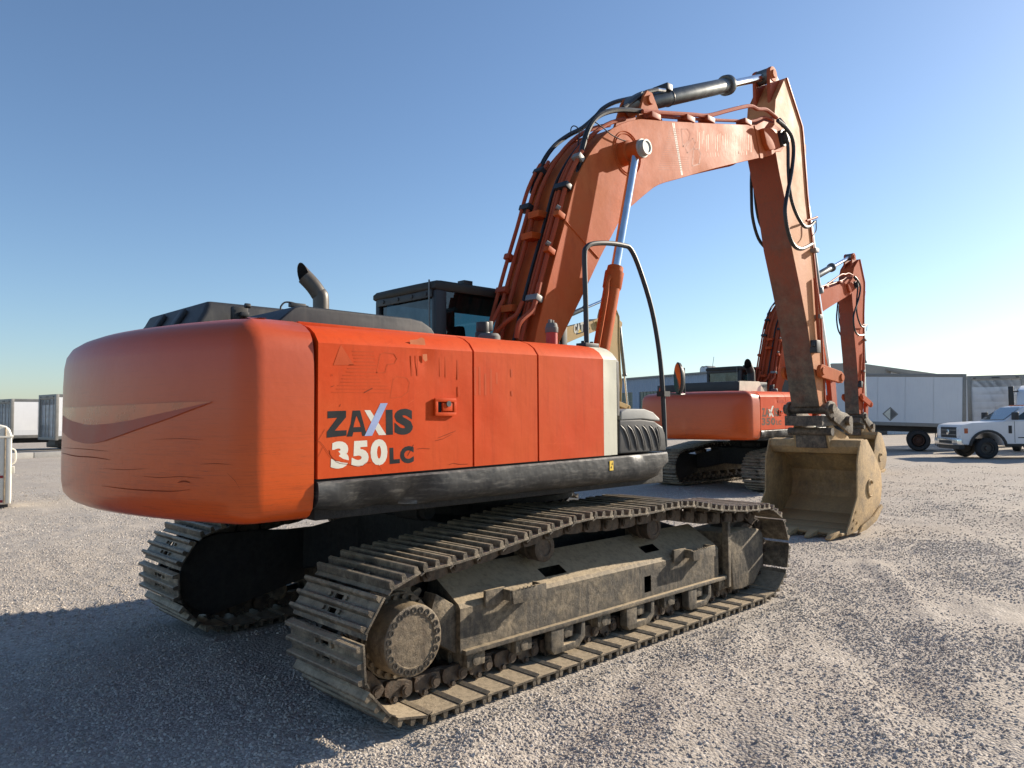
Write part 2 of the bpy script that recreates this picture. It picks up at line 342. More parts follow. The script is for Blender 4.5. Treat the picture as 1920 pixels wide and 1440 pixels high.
def make_ground():
    def axis(c, lo, hi):
        a = [c]; st = .05
        out = []
        for sgn, lim in ((-1, lo), (1, hi)):
            p, st, l = c, .055, []
            while abs(p-c) < lim:
                p += sgn*st; l.append(p)
                if abs(p-c) > 9.5: st *= 1.13
            out.append(l)
        return np.array(out[0][::-1]+[c]+out[1])
    xs = axis(-.5, 900, 900); ys = axis(-.5, 900, 900)
    nx, ny = len(xs), len(ys)
    V = [(x, y, undulate(x, y)) for y in ys for x in xs]
    idx = np.arange(nx*ny).reshape(ny, nx)
    F = np.stack([idx[:-1, :-1], idx[:-1, 1:], idx[1:, 1:], idx[1:, :-1]], -1).reshape(-1, 4)
    me = bpy.data.meshes.new('gravel_ground'); me.from_pydata(V, [], F.tolist()); me.polygons.foreach_set('use_smooth', [True]*len(me.polygons))
    m, n, l, p = nodes('gravel')
    tc = n.new('ShaderNodeTexCoord')
    vo = n.new('ShaderNodeTexVoronoi'); vo.inputs['Scale'].default_value = 42; l.new(tc.outputs['Object'], vo.inputs['Vector'])
    v2 = n.new('ShaderNodeTexVoronoi'); v2.inputs['Scale'].default_value = 95; l.new(tc.outputs['Object'], v2.inputs['Vector'])
    sep = n.new('ShaderNodeSeparateColor'); l.new(vo.outputs['Color'], sep.inputs[0])
    stone = ramp(n, l, sep.outputs[0], [(0, (.28, .25, .215)), (.35, (.36, .325, .285)), (.7, (.45, .405, .355)), (1, (.56, .51, .45))])
    sand = tex(n, l, 'Noise', 160., vec=tc.outputs['Object'], detail=4)
    sandc = ramp(n, l, sand.outputs['Fac'], [(.3, (.34, .295, .245)), (.7, (.50, .44, .37))])
    pat = tex(n, l, 'Noise', .55, vec=tc.outputs['Object'], detail=7, rough=.65)
    c = mix(n, l, ramp(n, l, pat.outputs['Fac'], [(.42, g(.15)), (.62, g(.8))]).outputs[0], stone.outputs[0], sandc.outputs[0])
    big = tex(n, l, 'Noise', .22, vec=tc.outputs['Object'], detail=6, stretch=(1, 1.8, 1))
    c = mix(n, l, ramp(n, l, big.outputs['Fac'], [(.35, g(.25)), (.6, g(0))]).outputs[0], c, (.22, .19, .16))
    l.new(c, p.inputs['Base Color']); p.inputs['Roughness'].default_value = .92; p.inputs['Specular IOR Level'].default_value = .25
    inv = n.new('ShaderNodeMath'); inv.operation = 'SUBTRACT'; inv.inputs[0].default_value = 1; l.new(vo.outputs['Distance'], inv.inputs[1])
    ad = n.new('ShaderNodeMath'); ad.operation = 'MULTIPLY_ADD'; l.new(v2.outputs['Distance'], ad.inputs[0]); ad.inputs[1].default_value = -.4; l.new(inv.outputs[0], ad.inputs[2])
    bump(n, l, p, ad.outputs[0], .7, .012)
    o = link('ground', me, m); o['kind'] = 'structure'
make_ground()

def pebbles():
    """loose stones near the viewer: a few low-poly stones instanced on scattered points"""
    rng = np.random.default_rng(3)
    col = bpy.data.collections.new('pebble_shapes')
    m, n, l, p = nodes('pebble_stone')
    oi = n.new('ShaderNodeObjectInfo')
    r = ramp(n, l, oi.outputs['Random'], [(0, (.24, .215, .19)), (.3, (.36, .325, .285)), (.6, (.47, .425, .375)), (.9, (.58, .53, .47)), (1, (.70, .655, .60))])
    t = tex(n, l, 'Noise', 3., detail=3)
    l.new(mix(n, l, .35, r.outputs[0], mix(n, l, t.outputs['Fac'], (.30, .26, .215), (.58, .51, .43))), p.inputs['Base Color']); p.inputs['Roughness'].default_value = .85
    p.inputs['Specular IOR Level'].default_value = .3
    for k in range(6):
        bm = bmesh.new(); bmesh.ops.create_icosphere(bm, subdivisions=1, radius=1)
        sc = rng.uniform(.6, 1.25, 3)
        for v in bm.verts:
            v.co = Vector(v.co[i]*sc[i] for i in range(3))*rng.uniform(.72, 1.18)
        me = bpy.data.meshes.new('pebble'); bm.to_mesh(me); bm.free(); me.materials.append(m)
        o = bpy.data.objects.new('pebble', me); col.objects.link(o)
    pts = []
    for d0, d1, dens, s0, s1 in ((2.2, 7.5, 2900, .0045, .0130), (7.5, 12, 1700, .005, .0135), (12, 17, 420, .008, .016), (17, 22, 150, .009, .017), (22, 30, 40, .01, .018)):
        a0, a1 = YAW-math.radians(45), YAW+math.radians(45); N = int((d1*d1-d0*d0)*(a1-a0)/2*dens)
        d = np.sqrt(rng.uniform(d0*d0, d1*d1, N)); a = rng.uniform(a0, a1, N)
        x = CAM[0]+d*np.cos(a); y = CAM[1]+d*np.sin(a)
        keep = np.array([mnoise.noise(Vector((x[i]*.8, y[i]*.8, 5)))+.35*mnoise.noise(Vector((x[i]*3, y[i]*3, 1))) > rng.uniform(-.55, .40) for i in range(N)])
        keep &= ~((np.abs(np.abs(y)-1.295) < .43) & (x > -2.45) & (x < 2.1)) & ~((x > 5.6) & (x < 7.6) & (np.abs(y) < .75))
        x, y = x[keep], y[keep]; s = rng.uniform(s0, s1, len(x))**1.0
        pts.append(np.stack([x, y, [undulate(x[i], y[i])-s[i]*.12 for i in range(len(x))], s], 1))
    pts = np.concatenate(pts)
    me = bpy.data.meshes.new('loose_gravel'); me.vertices.add(len(pts)); me.vertices.foreach_set('co', pts[:, :3].ravel())
    at = me.attributes.new('size', 'FLOAT', 'POINT'); at.data.foreach_set('value', pts[:, 3].astype(np.float32))
    rot = me.attributes.new('turn', 'FLOAT_VECTOR', 'POINT'); rot.data.foreach_set('vector', rng.uniform(0, 6.28, len(pts)*3).astype(np.float32))
    o = bpy.data.objects.new('loose_gravel', me); COL.objects.link(o); o['kind'] = 'stuff'; o['label'] = 'loose grey and tan gravel stones strewn over the lot'; o['category'] = 'gravel'
    ng = bpy.data.node_groups.new('scatter_stones', 'GeometryNodeTree')
    ng.interface.new_socket('Geometry', in_out='INPUT', socket_type='NodeSocketGeometry'); ng.interface.new_socket('Geometry', in_out='OUTPUT', socket_type='NodeSocketGeometry')
    N = ng.nodes; L = ng.links
    gi = N.new('NodeGroupInput'); go = N.new('NodeGroupOutput'); ip = N.new('GeometryNodeInstanceOnPoints'); ci = N.new('GeometryNodeCollectionInfo')
    ci.inputs['Collection'].default_value = col; ci.inputs['Separate Children'].default_value = True; ci.inputs['Reset Children'].default_value = True
    na = N.new('GeometryNodeInputNamedAttribute'); na.data_type = 'FLOAT'; na.inputs[0].default_value = 'size'
    nr = N.new('GeometryNodeInputNamedAttribute'); nr.data_type = 'FLOAT_VECTOR'; nr.inputs[0].default_value = 'turn'
    e2r = N.new('FunctionNodeEulerToRotation'); L.new(nr.outputs[0], e2r.inputs[0])
    mp = N.new('GeometryNodeMeshToPoints'); L.new(gi.outputs[0], mp.inputs[0])
    L.new(mp.outputs[0], ip.inputs['Points']); L.new(ci.outputs[0], ip.inputs['Instance']); ip.inputs['Pick Instance'].default_value = True
    L.new(e2r.outputs[0], ip.inputs['Rotation']); L.new(na.outputs[0], ip.inputs['Scale']); L.new(ip.outputs[0], go.inputs[0])
    md = o.modifiers.new('scatter', 'NODES'); md.node_group = ng
    print('stones', len(pts))
pebbles()

# ------------------------------------------------------------------ excavator: undercarriage
TC = 1.295                                                       # track centre line
def pin_path():
    cx, cz, r = 2.02, .455, .327
    P = [(x, cz-r) for x in np.linspace(cx, -cx, 60)]
    P += [(-cx-r*math.sin(t), cz-r*math.cos(t)) for t in np.linspace(0, math.pi, 60)[1:]]
    top = [(-2.02, .782), (-1.71, .80), (-1.3, .85), (-1.08, .882), (-.88, .904), (-.67, .930), (-.45, .934), (0, .907), (.2, .911), (.42, .919), (.66, .921), (.855, .896), (1.08, .855), (1.3, .825), (1.52, .803), (1.76, .785), (2.02, .782)]
    P += [tuple(p) for p in catmull([np.array(t) for t in top], 6)[1:]]
    P += [(cx+r*math.sin(t), cz+r*math.cos(t)) for t in np.linspace(0, math.pi, 60)[1:-1]]
    P = np.array(P); D = np.concatenate([[0], np.cumsum(np.linalg.norm(np.diff(np.vstack([P, P[:1]]), axis=0), axis=1))]); P = np.vstack([P, P[:1]])
    n = 47; L = D[-1]; s0 = 2.02+1.758                           # a pin falls on x = -1.758 of the lower run
    S = [(s0+k*L/n) % L for k in range(n+1)]
    return [(np.interp(s, D, P[:, 0]), np.interp(s, D, P[:, 1])) for s in S]
def shoe_mesh():
    b = MB(); w = .395
    for x0, x1, slot in ((-.108, -.075, 0), (-.075, -.018, 1), (-.018, .008, 0), (.008, .065, 1), (.065, .1035, 0)):
        if slot:
            b.box((x0, -w, 0), (x1, -.04, .013)).box((x0, .04, 0), (x1, w, .013)).box((x0, -.04, 0), (x0+.014, .04, .013)).box((x1-.014, -.04, 0), (x1, .04, .013))
        else: b.box((x0, -w, 0), (x1, w, .013))
    for gx in (-.092, -.006, .083):
        b.prism([(gx-.020, .011), (gx-.013, .047), (gx-.008, .052), (gx+.007, .052), (gx+.012, .047), (gx+.018, .011)], -w+.004, w-.004)
    b.prism([(-.106, .002), (-.134, -.009), (-.133, -.017), (-.104, -.005)], -w, w)
    for gx in (-.047, .037):
        for y in (-.085, .085): b.cyl((gx, y, .012), (gx, y, .028), .014, n=6)
    return b.mesh('track_shoe', ang=25)
def link_mesh():
    b = MB()
    def prof(a, e):
        P = [(a-.052*math.cos(t), -.075+.052*math.sin(t)) for t in np.linspace(math.pi/2, -math.pi/2, 7)][::-1]
        return [(a-.052, -.085), (a-.04, -.125), (a, -.132), (e, -.132), (e+.04, -.125), (e+.052, -.085), (e+.04, -.045), (e+.012, -.036), (e-.01, -.002), (a+.075, -.002), (a+.06, -.036), (a-.03, -.042)]
    for s in (-1, 1):
        b.prism(prof(-.108, -.01), s*.118, s*.152); b.prism(prof(0., .100), s*.086, s*.120)
        b.cyl((-.108, s*.150, -.078), (-.108, s*.172, -.078), .036, n=14).cyl((-.108, s*.172, -.078), (-.108, s*.178, -.078), .024, n=12)
        b.cyl((-.035, s*.152, -.03), (-.035, s*.17, -.03), .017, n=6)
    b.cyl((-.108, -.15, -.078), (-.108, .15, -.078), .03, n=10)
    return b.mesh('track_link', ang=30)
SHOE, LINK = shoe_mesh(), link_mesh()
SHOE.materials.append(MAT['shoe']); LINK.materials.append(MAT['link'])
PINS = pin_path()

def grid_plate(b, x0, x1, fn, holes):
    """a sheet over x (x0..x1) and t (0..1) with rectangular openings, fn(x, t) -> point"""
    xs = sorted({x0, x1, *[h[i] for h in holes for i in (0, 1)]}); ts = sorted({0., 1., *[h[i] for h in holes for i in (2, 3)]})
    for i in range(len(xs)-1):
        for j in range(len(ts)-1):
            xm, tm = (xs[i]+xs[i+1])/2, (ts[j]+ts[j+1])/2
            if any(h[0] < xm < h[1] and h[2] < tm < h[3] for h in holes): continue
            b.add([fn(xs[i], ts[j]), fn(xs[i+1], ts[j]), fn(xs[i+1], ts[j+1]), fn(xs[i], ts[j+1])], [(0, 1, 2, 3)])

def undercarriage(root, detail=True):
    for s in (-1, 1):
        Y = lambda o: s*(TC+o)                                   # o: outward from the track centre line
        b = MB()
        # side beam: outer face, sloping top with openings, ends, inner face
        x0, x1 = -1.60, 1.42; zb = .27
        grid_plate(b, x0, x1, lambda x, t: (x, Y(.215), lerp(zb, .545, t)), [(.31, .40, .22, .68)])
        grid_plate(b, x0, x1, lambda x, t: (x, Y(lerp(.215, .195, t)), lerp(.545, .57, t)), [])
        grid_plate(b, x0, x1, lambda x, t: (x, Y(lerp(.195, -.09, t)), lerp(.57, .735, t)), [(-.75, -.52, .2, .48), (.46, .66, .26, .52)])
        grid_plate(b, x0, x1, lambda x, t: (x, Y(lerp(-.09, -.2, t)), lerp(.735, zb, t)), [])
        grid_plate(b, x0, x1, lambda x, t: (x, Y(lerp(-.2, .215, t)), zb), [])
        for x in (x0, x1): b.add([(x, Y(.215), zb), (x, Y(.215), .545), (x, Y(.195), .57), (x, Y(-.09), .735), (x, Y(-.2), zb)], [(0, 1, 2, 3, 4)])
        tf = b.build('track_frame', 'tframe', root, ang=25)
        MB().box((-1.585, *sorted((Y(.19), Y(.25)))[:1], .262), (1.53, max(Y(.19), Y(.25)), .292)).build('ledge', 'tframe', tf, .006)
        # rear end plate of the beam and idler guard
        MB().prism([(-1.60, .262), (-1.60, .56), (-1.76, .66), (-1.80, .55), (-1.74, .35)], Y(.06), Y(.175)).build('end_plate', 'tframe', tf, .01)
        gp = poly([(1366, 1000), (1376, 1106), (1392, 1104), (1414, 1094), (1432, 1056), (1431, 1000), (1424, 992), (1405, 990)], -1.545)
        MB().prism(gp, Y(-.2), Y(.25)).build('idler_guard', 'tframe', tf, .022)
        MB().box((gp[0][0]-.03, min(Y(.2), Y(.262)), .19), (gp[0][0]+.012, max(Y(.2), Y(.262)), .77)).build('guard_rib', 'tframe', tf, .004)
        ig = [(-2.02+.33*math.cos(t), .455+.33*math.sin(t)) for t in np.linspace(math.pi*.5, math.pi*1.45, 18)]+[(-1.45, .26), (-1.25, .30), (-1.25, .74), (-1.6, .77)]
        MB().prism(ig, Y(-.235), Y(-.2)).build('inner_guard', 'under', tf, .012)
        # sprocket, idler
        sp = MB(); R = .30; teeth = []
        for k in range(21*4):
            t = 2*math.pi*k/84; r = R+(.030 if k % 4 in (1, 2) else -.022); teeth.append((-2.02+r*math.cos(t), .455+r*math.sin(t)))
        sp.prism(teeth, Y(-.035), Y(.035)); sp.steps((-2.02, Y(-.14), .455), (-2.02, Y(.14), .455), [(0, .2), (.35, .25), (.65, .25), (1, .25)])
        for k in range(22):
            t = 2*math.pi*k/22; c = (-2.02+.225*math.cos(t), .455+.225*math.sin(t)); sp.cyl((c[0], Y(.13), c[1]), (c[0], Y(.165), c[1]), .016, n=6)
        sp.build('sprocket', 'hub', tf)
        MB().steps((2.02, Y(-.16), .455), (2.02, Y(.16), .455), [(0, .1), (0, .24), (.2, .26), (.21, .31), (.79, .31), (.8, .26), (1, .24), (1, .1)], 40).build('idler', 'link', tf)
        for i in range(8):
            x = -1.47+i*.425; r = MB()
            r.steps((x, Y(-.20), .215), (x, Y(.20), .215), [(0, .055), (.06, .06), (.08, .085), (.3, .085), (.31, .112), (.36, .112), (.37, .085), (.63, .085), (.64, .112), (.69, .112), (.7, .088), (.9, .088), (.91, .05), (1, .045)], 22)
            r.prism([(x-.075, .17), (x+.075, .17), (x+.075, .265), (x-.075, .265)], Y(.165), Y(.215))
            r.cyl((x, Y(.21), .205), (x, Y(.222), .205), .034, n=14)
            r.build('track_roller', 'tframe', tf, .004)
            if i in (2, 4, 6):
                gx = x-.02; gd = MB()
                gd.prism([(gx-.16, .27), (gx-.16, .12), (gx-.13, .085), (gx+.12, .085), (gx+.2, .15), (gx+.2, .27), (gx+.16, .27), (gx+.15, .17), (gx+.09, .135), (gx-.03, .135), (gx-.03, .27)], Y(.17), Y(.238))
                gd.build('track_guard', 'under' if s > 0 else 'tframe', tf, .008)
        for x in (-.735, .585):
            MB().steps((x, Y(-.10), .805), (x, Y(.125), .805), [(0, .05), (.05, .085), (.4, .085), (.42, .10), (.5, .10), (.52, .085), (.72, .085), (.74, .1), (.97, .1), (1, .088), (1, .06), (.97, .055), (.97, .0)], 24).build('carrier_roller', 'link', tf)
            MB().box((x-.06, min(Y(-.14), Y(-.06)), .66), (x+.06, max(Y(-.14), Y(-.06)), .86)).build('roller_bracket', 'tframe', tf, .01)
        if s < 0:
            for px in ([(960, 1108), (1023, 1092), (1025, 1119), (962, 1133)], [(1299, 1034), (1340, 1022), (1341, 1042), (1300, 1052)]):
                q = poly(px, -1.61); bk = MB().prism(q, -1.615, -1.60)
                xa, xb = q[0][0], q[1][0]; za = q[3][1]
                bk.box((xb-.03, -1.605, za), (xb-.015, -1.512, za+.09)).box((xa-.16, -1.535, za+.0), (xa+.01, -1.512, za+.10)).box((xa-.01, -1.605, za+.02), (xa+.01, -1.52, za+.09))
                for k in range(5): bk.box((xa+.06+k*.035, -1.62, za+.085), (xa+.07+k*.035, -1.616, za+.10))
                bk.build('step_bracket', 'tframe', tf, .003)
        for k in range(47):
            (ax, az), (bx, bz) = PINS[k], PINS[k+1]; t = Vector((bx-ax, 0, bz-az)).normalized(); nrm = Vector((-t.z, 0, t.x))
            mid = Vector(((ax+bx)/2, s*TC, (az+bz)/2)); M = Matrix.Identity(4)
            for i in range(3): M[i][0] = t[i]; M[i][1] = (0, 1, 0)[i]; M[i][2] = nrm[i]; M[i][3] = (mid+nrm*.075)[i]
            j = Matrix.Rotation(random.uniform(-.012, .012), 4, 'Y')
            so = link('track_shoe', SHOE, None, tf); so.matrix_local = M @ j
            if detail: lo = link('track_link', LINK, None, tf); lo.matrix_local = M
        # final drive: big bolted hub
        hb = MB(); hx, hz = -2.045, .468; yf = TC+.335
        hb.steps((hx, Y(.05), hz), (hx, Y(.335), hz), [(0, .255), (.12, .255), (.14, .205), (.9, .205), (.985, .20), (1, .192), (1, .15), (.985, .148), (.985, 0.)], 56)
        fd = hb.build('final_drive', 'hub', root)
        for k in range(22):
            t = 2*math.pi*(k+.5)/22; c = (hx+.172*math.cos(t), hz+.172*math.sin(t))
            MB().steps((c[0], s*(yf-.002), c[1]), (c[0], s*(yf+.004), c[1]), [(0, .018), (1, .018), (1, .012), (.2, .011), (.2, 0)], 10).build('bolt', 'boltm', fd)
    # centre frame and swing ring
    b = MB(); b.prism([(-1.0, -.8), (-.8, -.95), (.8, -.95), (1.0, -.8), (1.0, .8), (.8, .95), (-.8, .95), (-1.0, .8)], .52, .93, 'z')
    for sx in (-1, 1):
        for sy in (-1, 1):
            b.add([(sx*.35, sy*.7, .50), (sx*.95, sy*.5, .50), (sx*1.35, sy*1.2, .36), (sx*.75, sy*1.2, .36), (sx*.35, sy*.7, .93), (sx*.95, sy*.5, .93), (sx*1.35, sy*1.2, .70), (sx*.75, sy*1.2, .70)],
                  [(0,1,2,3),(4,5,6,7),(0,1,5,4),(1,2,6,5),(2,3,7,6),(3,0,4,7)])
    b.build('centre_frame', 'under', root, .02)
    r = MB().steps((0, 0, .93), (0, 0, 1.16), [(0, .72), (.4, .72), (.42, .78), (.62, .78), (.64, .74), (1, .74)], 48)
    for k in range(30):
        t = 2*math.pi*k/30; r.cyl((.66*math.cos(t), .66*math.sin(t), .93), (.755*math.cos(t)*.99, .755*math.sin(t)*.99, 1.03), .02, n=6)
    r.build('swing_ring', 'under', root)
    MB().cyl((-1.15, -.55, 1.02), (-1.15, -.25, 1.02), .07).cyl((-1.15, -.55, 1.02), (-1.15, -.62, 1.02), .05).build('drain_boss', 'under', root)

# ------------------------------------------------------------------ excavator: house
CWX, CWR = -3.36, 3.2                                            # rear-most x and rear radius of the counterweight
def zc(x): return lerp(2.149, 2.180, (x+2.61)/2.62)              # crease and lower edge of the side panels
def zb(x): return lerp(1.405, 1.437, (x+2.59)/2.6)
def cw_hit(u, v, off=.004):
    d = ray(u, v); ox, oy = CAM[0]-XC-(CWX+CWR), CAM[1]
    a = d[0]**2+d[1]**2; b = 2*(ox*d[0]+oy*d[1]); R = CWR+off; c = ox*ox+oy*oy-R*R
    t = (-b-math.sqrt(b*b-4*a*c))/(2*a); p = CAM+d*t; return (p[0]-XC, p[1], p[2])
def cw_outline():
    P = [(-2.605, -1.495)]
    cr = .18; yc = -1.495+cr; R_ = CWR-cr; cx = CWX+CWR-math.sqrt(R_*R_-yc*yc)     # fillet tangent to the rear arc and the side
    a1 = math.atan2(-(CWX+CWR-cx), -yc); a1 = math.pi/2-abs(math.atan2(abs(yc), CWX+CWR-cx))
    P += [(cx-cr*math.sin(t), yc-cr*math.cos(t)) for t in np.linspace(0, a1, 9)]
    ye = P[-1][1]; P += [(CWX+CWR-math.sqrt(CWR**2-y*y), y) for y in np.linspace(ye, 0, 15)[1:]]
    return P+[(x, -y) for x, y in P[::-1][1:]]
def counterweight(root, mat):
    O = np.array(cw_outline()); n = len(O)
    T = np.array([O[min(i+1, n-1)]-O[max(i-1, 0)] for i in range(n)]); T /= np.linalg.norm(T, axis=1)[:, None]
    N = np.stack([-T[:, 1], T[:, 0]], 1); N = np.where((N*(O-[-1.5, 0])).sum(1)[:, None] < 0, -N, N)
    N[0] = (0, -1); N[-1] = (0, 1)
    prof = [(1.190, .13), (1.193, .085), (1.212, .045), (1.25, .014), (1.32, .002), (1.45, .0), (1.7, .002), (1.95, .003), (2.08, .008), (2.15, .02), (2.20, .05), (2.235, .10), (2.262, .165), (2.278, .24), (2.284, .31)]
    rings = []
    for z, ins in prof:
        r = [(O[i][0]-N[i][0]*ins, O[i][1]-N[i][1]*ins, z+.012*(1 if z > 1.3 else 0)*0) for i in range(n)]
        rings.append(r+[(-2.605, r[-1][1], z), (-2.605, r[0][1], z)])
    b = MB().loft(rings)
    o = b.build('counterweight', mat, root, ang=50)
    return o
def letters_zaxis(o):
    S = 6.194
    Q = lambda *p: [(590+a/S, 740+c/S) for a, c in p]
    fn = lambda u, v: hp(u, v, -1.4956)
    def put(pts, m='letter', f=fn): b = MB(); flat(b, [f(*q) for q in Q(*pts)]); b.build('letter', m, o)
    def ch(c, q, off, m='letter'): b = MB(); letters(b, c, Q(*q), fn, off); b.build('letter', m, o)
    put(((150, 192), (365, 185), (365, 262), (235, 418), (372, 412), (370, 475), (142, 500), (142, 432), (262, 268), (150, 275)))
    A = MB(); P = [fn(*q) for q in Q((440, 185), (528, 182), (568, 330), (526, 332), (490, 250), (484, 250), (460, 335), (420, 338), (452, 378), (536, 374), (608, 478), (552, 480), (544, 432), (450, 436), (438, 486), (372, 488))]
    A.add(P, [(0, 1, 2, 3, 4, 5, 6, 7), (7, 6, 8, 13, 14, 15), (3, 2, 10, 11, 12, 9), (8, 9, 12, 13)]); A.build('letter', 'letter', o)
    put(((826, 176), (905, 174), (910, 464), (830, 468)))
    ch('S', ((926, 470), (1142, 462), (926, 166), (1142, 160)), .06)
    put(((868, 618), (914, 615), (918, 752), (990, 746), (990, 795), (872, 806)))
    ch('C', ((992, 802), (1152, 792), (992, 602), (1152, 592)), .06)
    ch('3', ((185, 865), (400, 850), (200, 545), (392, 538)), .06, 'letterw'); ch('5', ((425, 842), (630, 825), (440, 540), (622, 530)), .055, 'letterw'); ch('0', ((650, 826), (845, 815), (648, 520), (845, 513)), .055, 'letterw')
    put(((578, 180), (645, 180), (832, 467), (745, 470)), 'letterw')
    fb = lambda u, v: hp(u, v, -1.4961); put(((765, 100), (848, 98), (667, 477), (580, 480)), 'letterb', fb)
    def scratch(P, w, m='scratchm', S_=S, y0=740):
        P = [(590+a/S_, y0+c/S_) for a, c in P]; b = MB()
        for i in range(len(P)-1):
            (x0, v0), (x1, v1) = P[i], P[i+1]; L = math.hypot(x1-x0, v1-v0); nx, ny = -(v1-v0)/L*w/2, (x1-x0)/L*w/2
            flat(b, [hp(x0+nx, v0+ny, -1.4963), hp(x1+nx, v1+ny, -1.4963), hp(x1-nx, v1-ny, -1.4963), hp(x0-nx, v0-ny, -1.4963)])
        b.build('scratch', m, o)
    scratch([(35, 545), (60, 545), (100, 590), (180, 710), (250, 780), (300, 800), (400, 810), (480, 830), (560, 825), (600, 790), (660, 790)], .8)
    scratch([(30, 550), (120, 400)], .6); scratch([(40, 720), (95, 610)], .6); scratch([(740, 810), (780, 885)], .6)
    scratch([(1440, 500), (1640, 420)], .7); scratch([(1400, 535), (1500, 510), (1590, 460)], .6); scratch([(1190, 630), (1260, 622), (1340, 628)], .7); scratch([(1560, 812), (1610, 795), (1680, 808), (1780, 805)], .8); scratch([(1080, 710), (1150, 580)], .8, 'soot_shade_black'); scratch([(290, 140), (302, 110)], .9)
    scratch([(435, 497), (470, 478), (508, 458)], 2.0, 'scratchm', 4.683, 630); scratch([(145, 445), (172, 436)], 1., 'scratchm', 4.683, 630); scratch([(150, 335), (155, 350)], 1., 'scratchm', 4.683, 630)
    pe = MB(); flat(pe, [fb(*q) for q in Q((172, 640), (262, 640), (300, 690), (280, 712), (330, 745), (395, 762), (405, 795), (310, 785), (225, 750), (185, 700))])
    pe.build('peeled_patch', 'orange', o)
def ghost_marks(o):
    """what is left of a removed decal on the side panels: triangle, speed lines and letter outlines"""
    S = 4.683; fn = lambda a, c: hp(590+a/S, 630+c/S, -1.4954)
    b = MB()
    for k, (x0, x1) in enumerate([(330, 520), (335, 525), (345, 530), (350, 530), (300, 545), (290, 545), (280, 550), (250, 560), (240, 570), (230, 580), (200, 640), (190, 650), (150, 660)]):
        yy = 130+k*30; flat(b, [fn(x0, yy), fn(x1, yy+5), fn(x1, yy+13), fn(x0, yy+8)])
    def outline(P, w=9):
        for i in range(len(P)-1):
            (x0, y0), (x1, y1) = P[i], P[i+1]; L = math.hypot(x1-x0, y1-y0); nx, ny = -(y1-y0)/L*w/2, (x1-x0)/L*w/2
            flat(b, [fn(x0+nx, y0+ny), fn(x1+nx, y1+ny), fn(x1-nx, y1-ny), fn(x0-nx, y0-ny)])
    outline([(545, 325), (575, 160), (620, 145), (700, 155), (725, 200), (705, 240), (640, 250), (620, 320), (545, 325)])
    outline([(665, 540), (690, 380), (730, 355), (810, 370), (835, 410), (820, 490), (760, 535), (665, 545)])
    for x0, y0, y1 in ((850, 170, 350), (900, 165, 350), (1100, 190, 355), (1150, 180, 360), (1255, 210, 380), (1265, 440, 530)): outline([(x0, y0), (x0+4, y1)], 12)
    b.build('decal_ghost', 'ghost', o)
    t = MB(); flat(t, [fn(230, 75), fn(345, 255), fn(165, 255)]); t.build('decal_ghost', 'ghost2g', o)
    o2 = MB()
    for x0, y0, y1 in ((1400, 270, 520), (1440, 270, 520), (1490, 330, 520), (1540, 290, 510), (1590, 320, 420), (1720, 290, 360), (1725, 480, 525)):
        flat(o2, [fn(x0, y0), fn(x0+16, y0), fn(x0+18, y1), fn(x0+2, y1)])
    return o2
MAT['ghost2g'] = plain('decal_ghost_bright', (.52, .078, .020), .5, spec=.14)

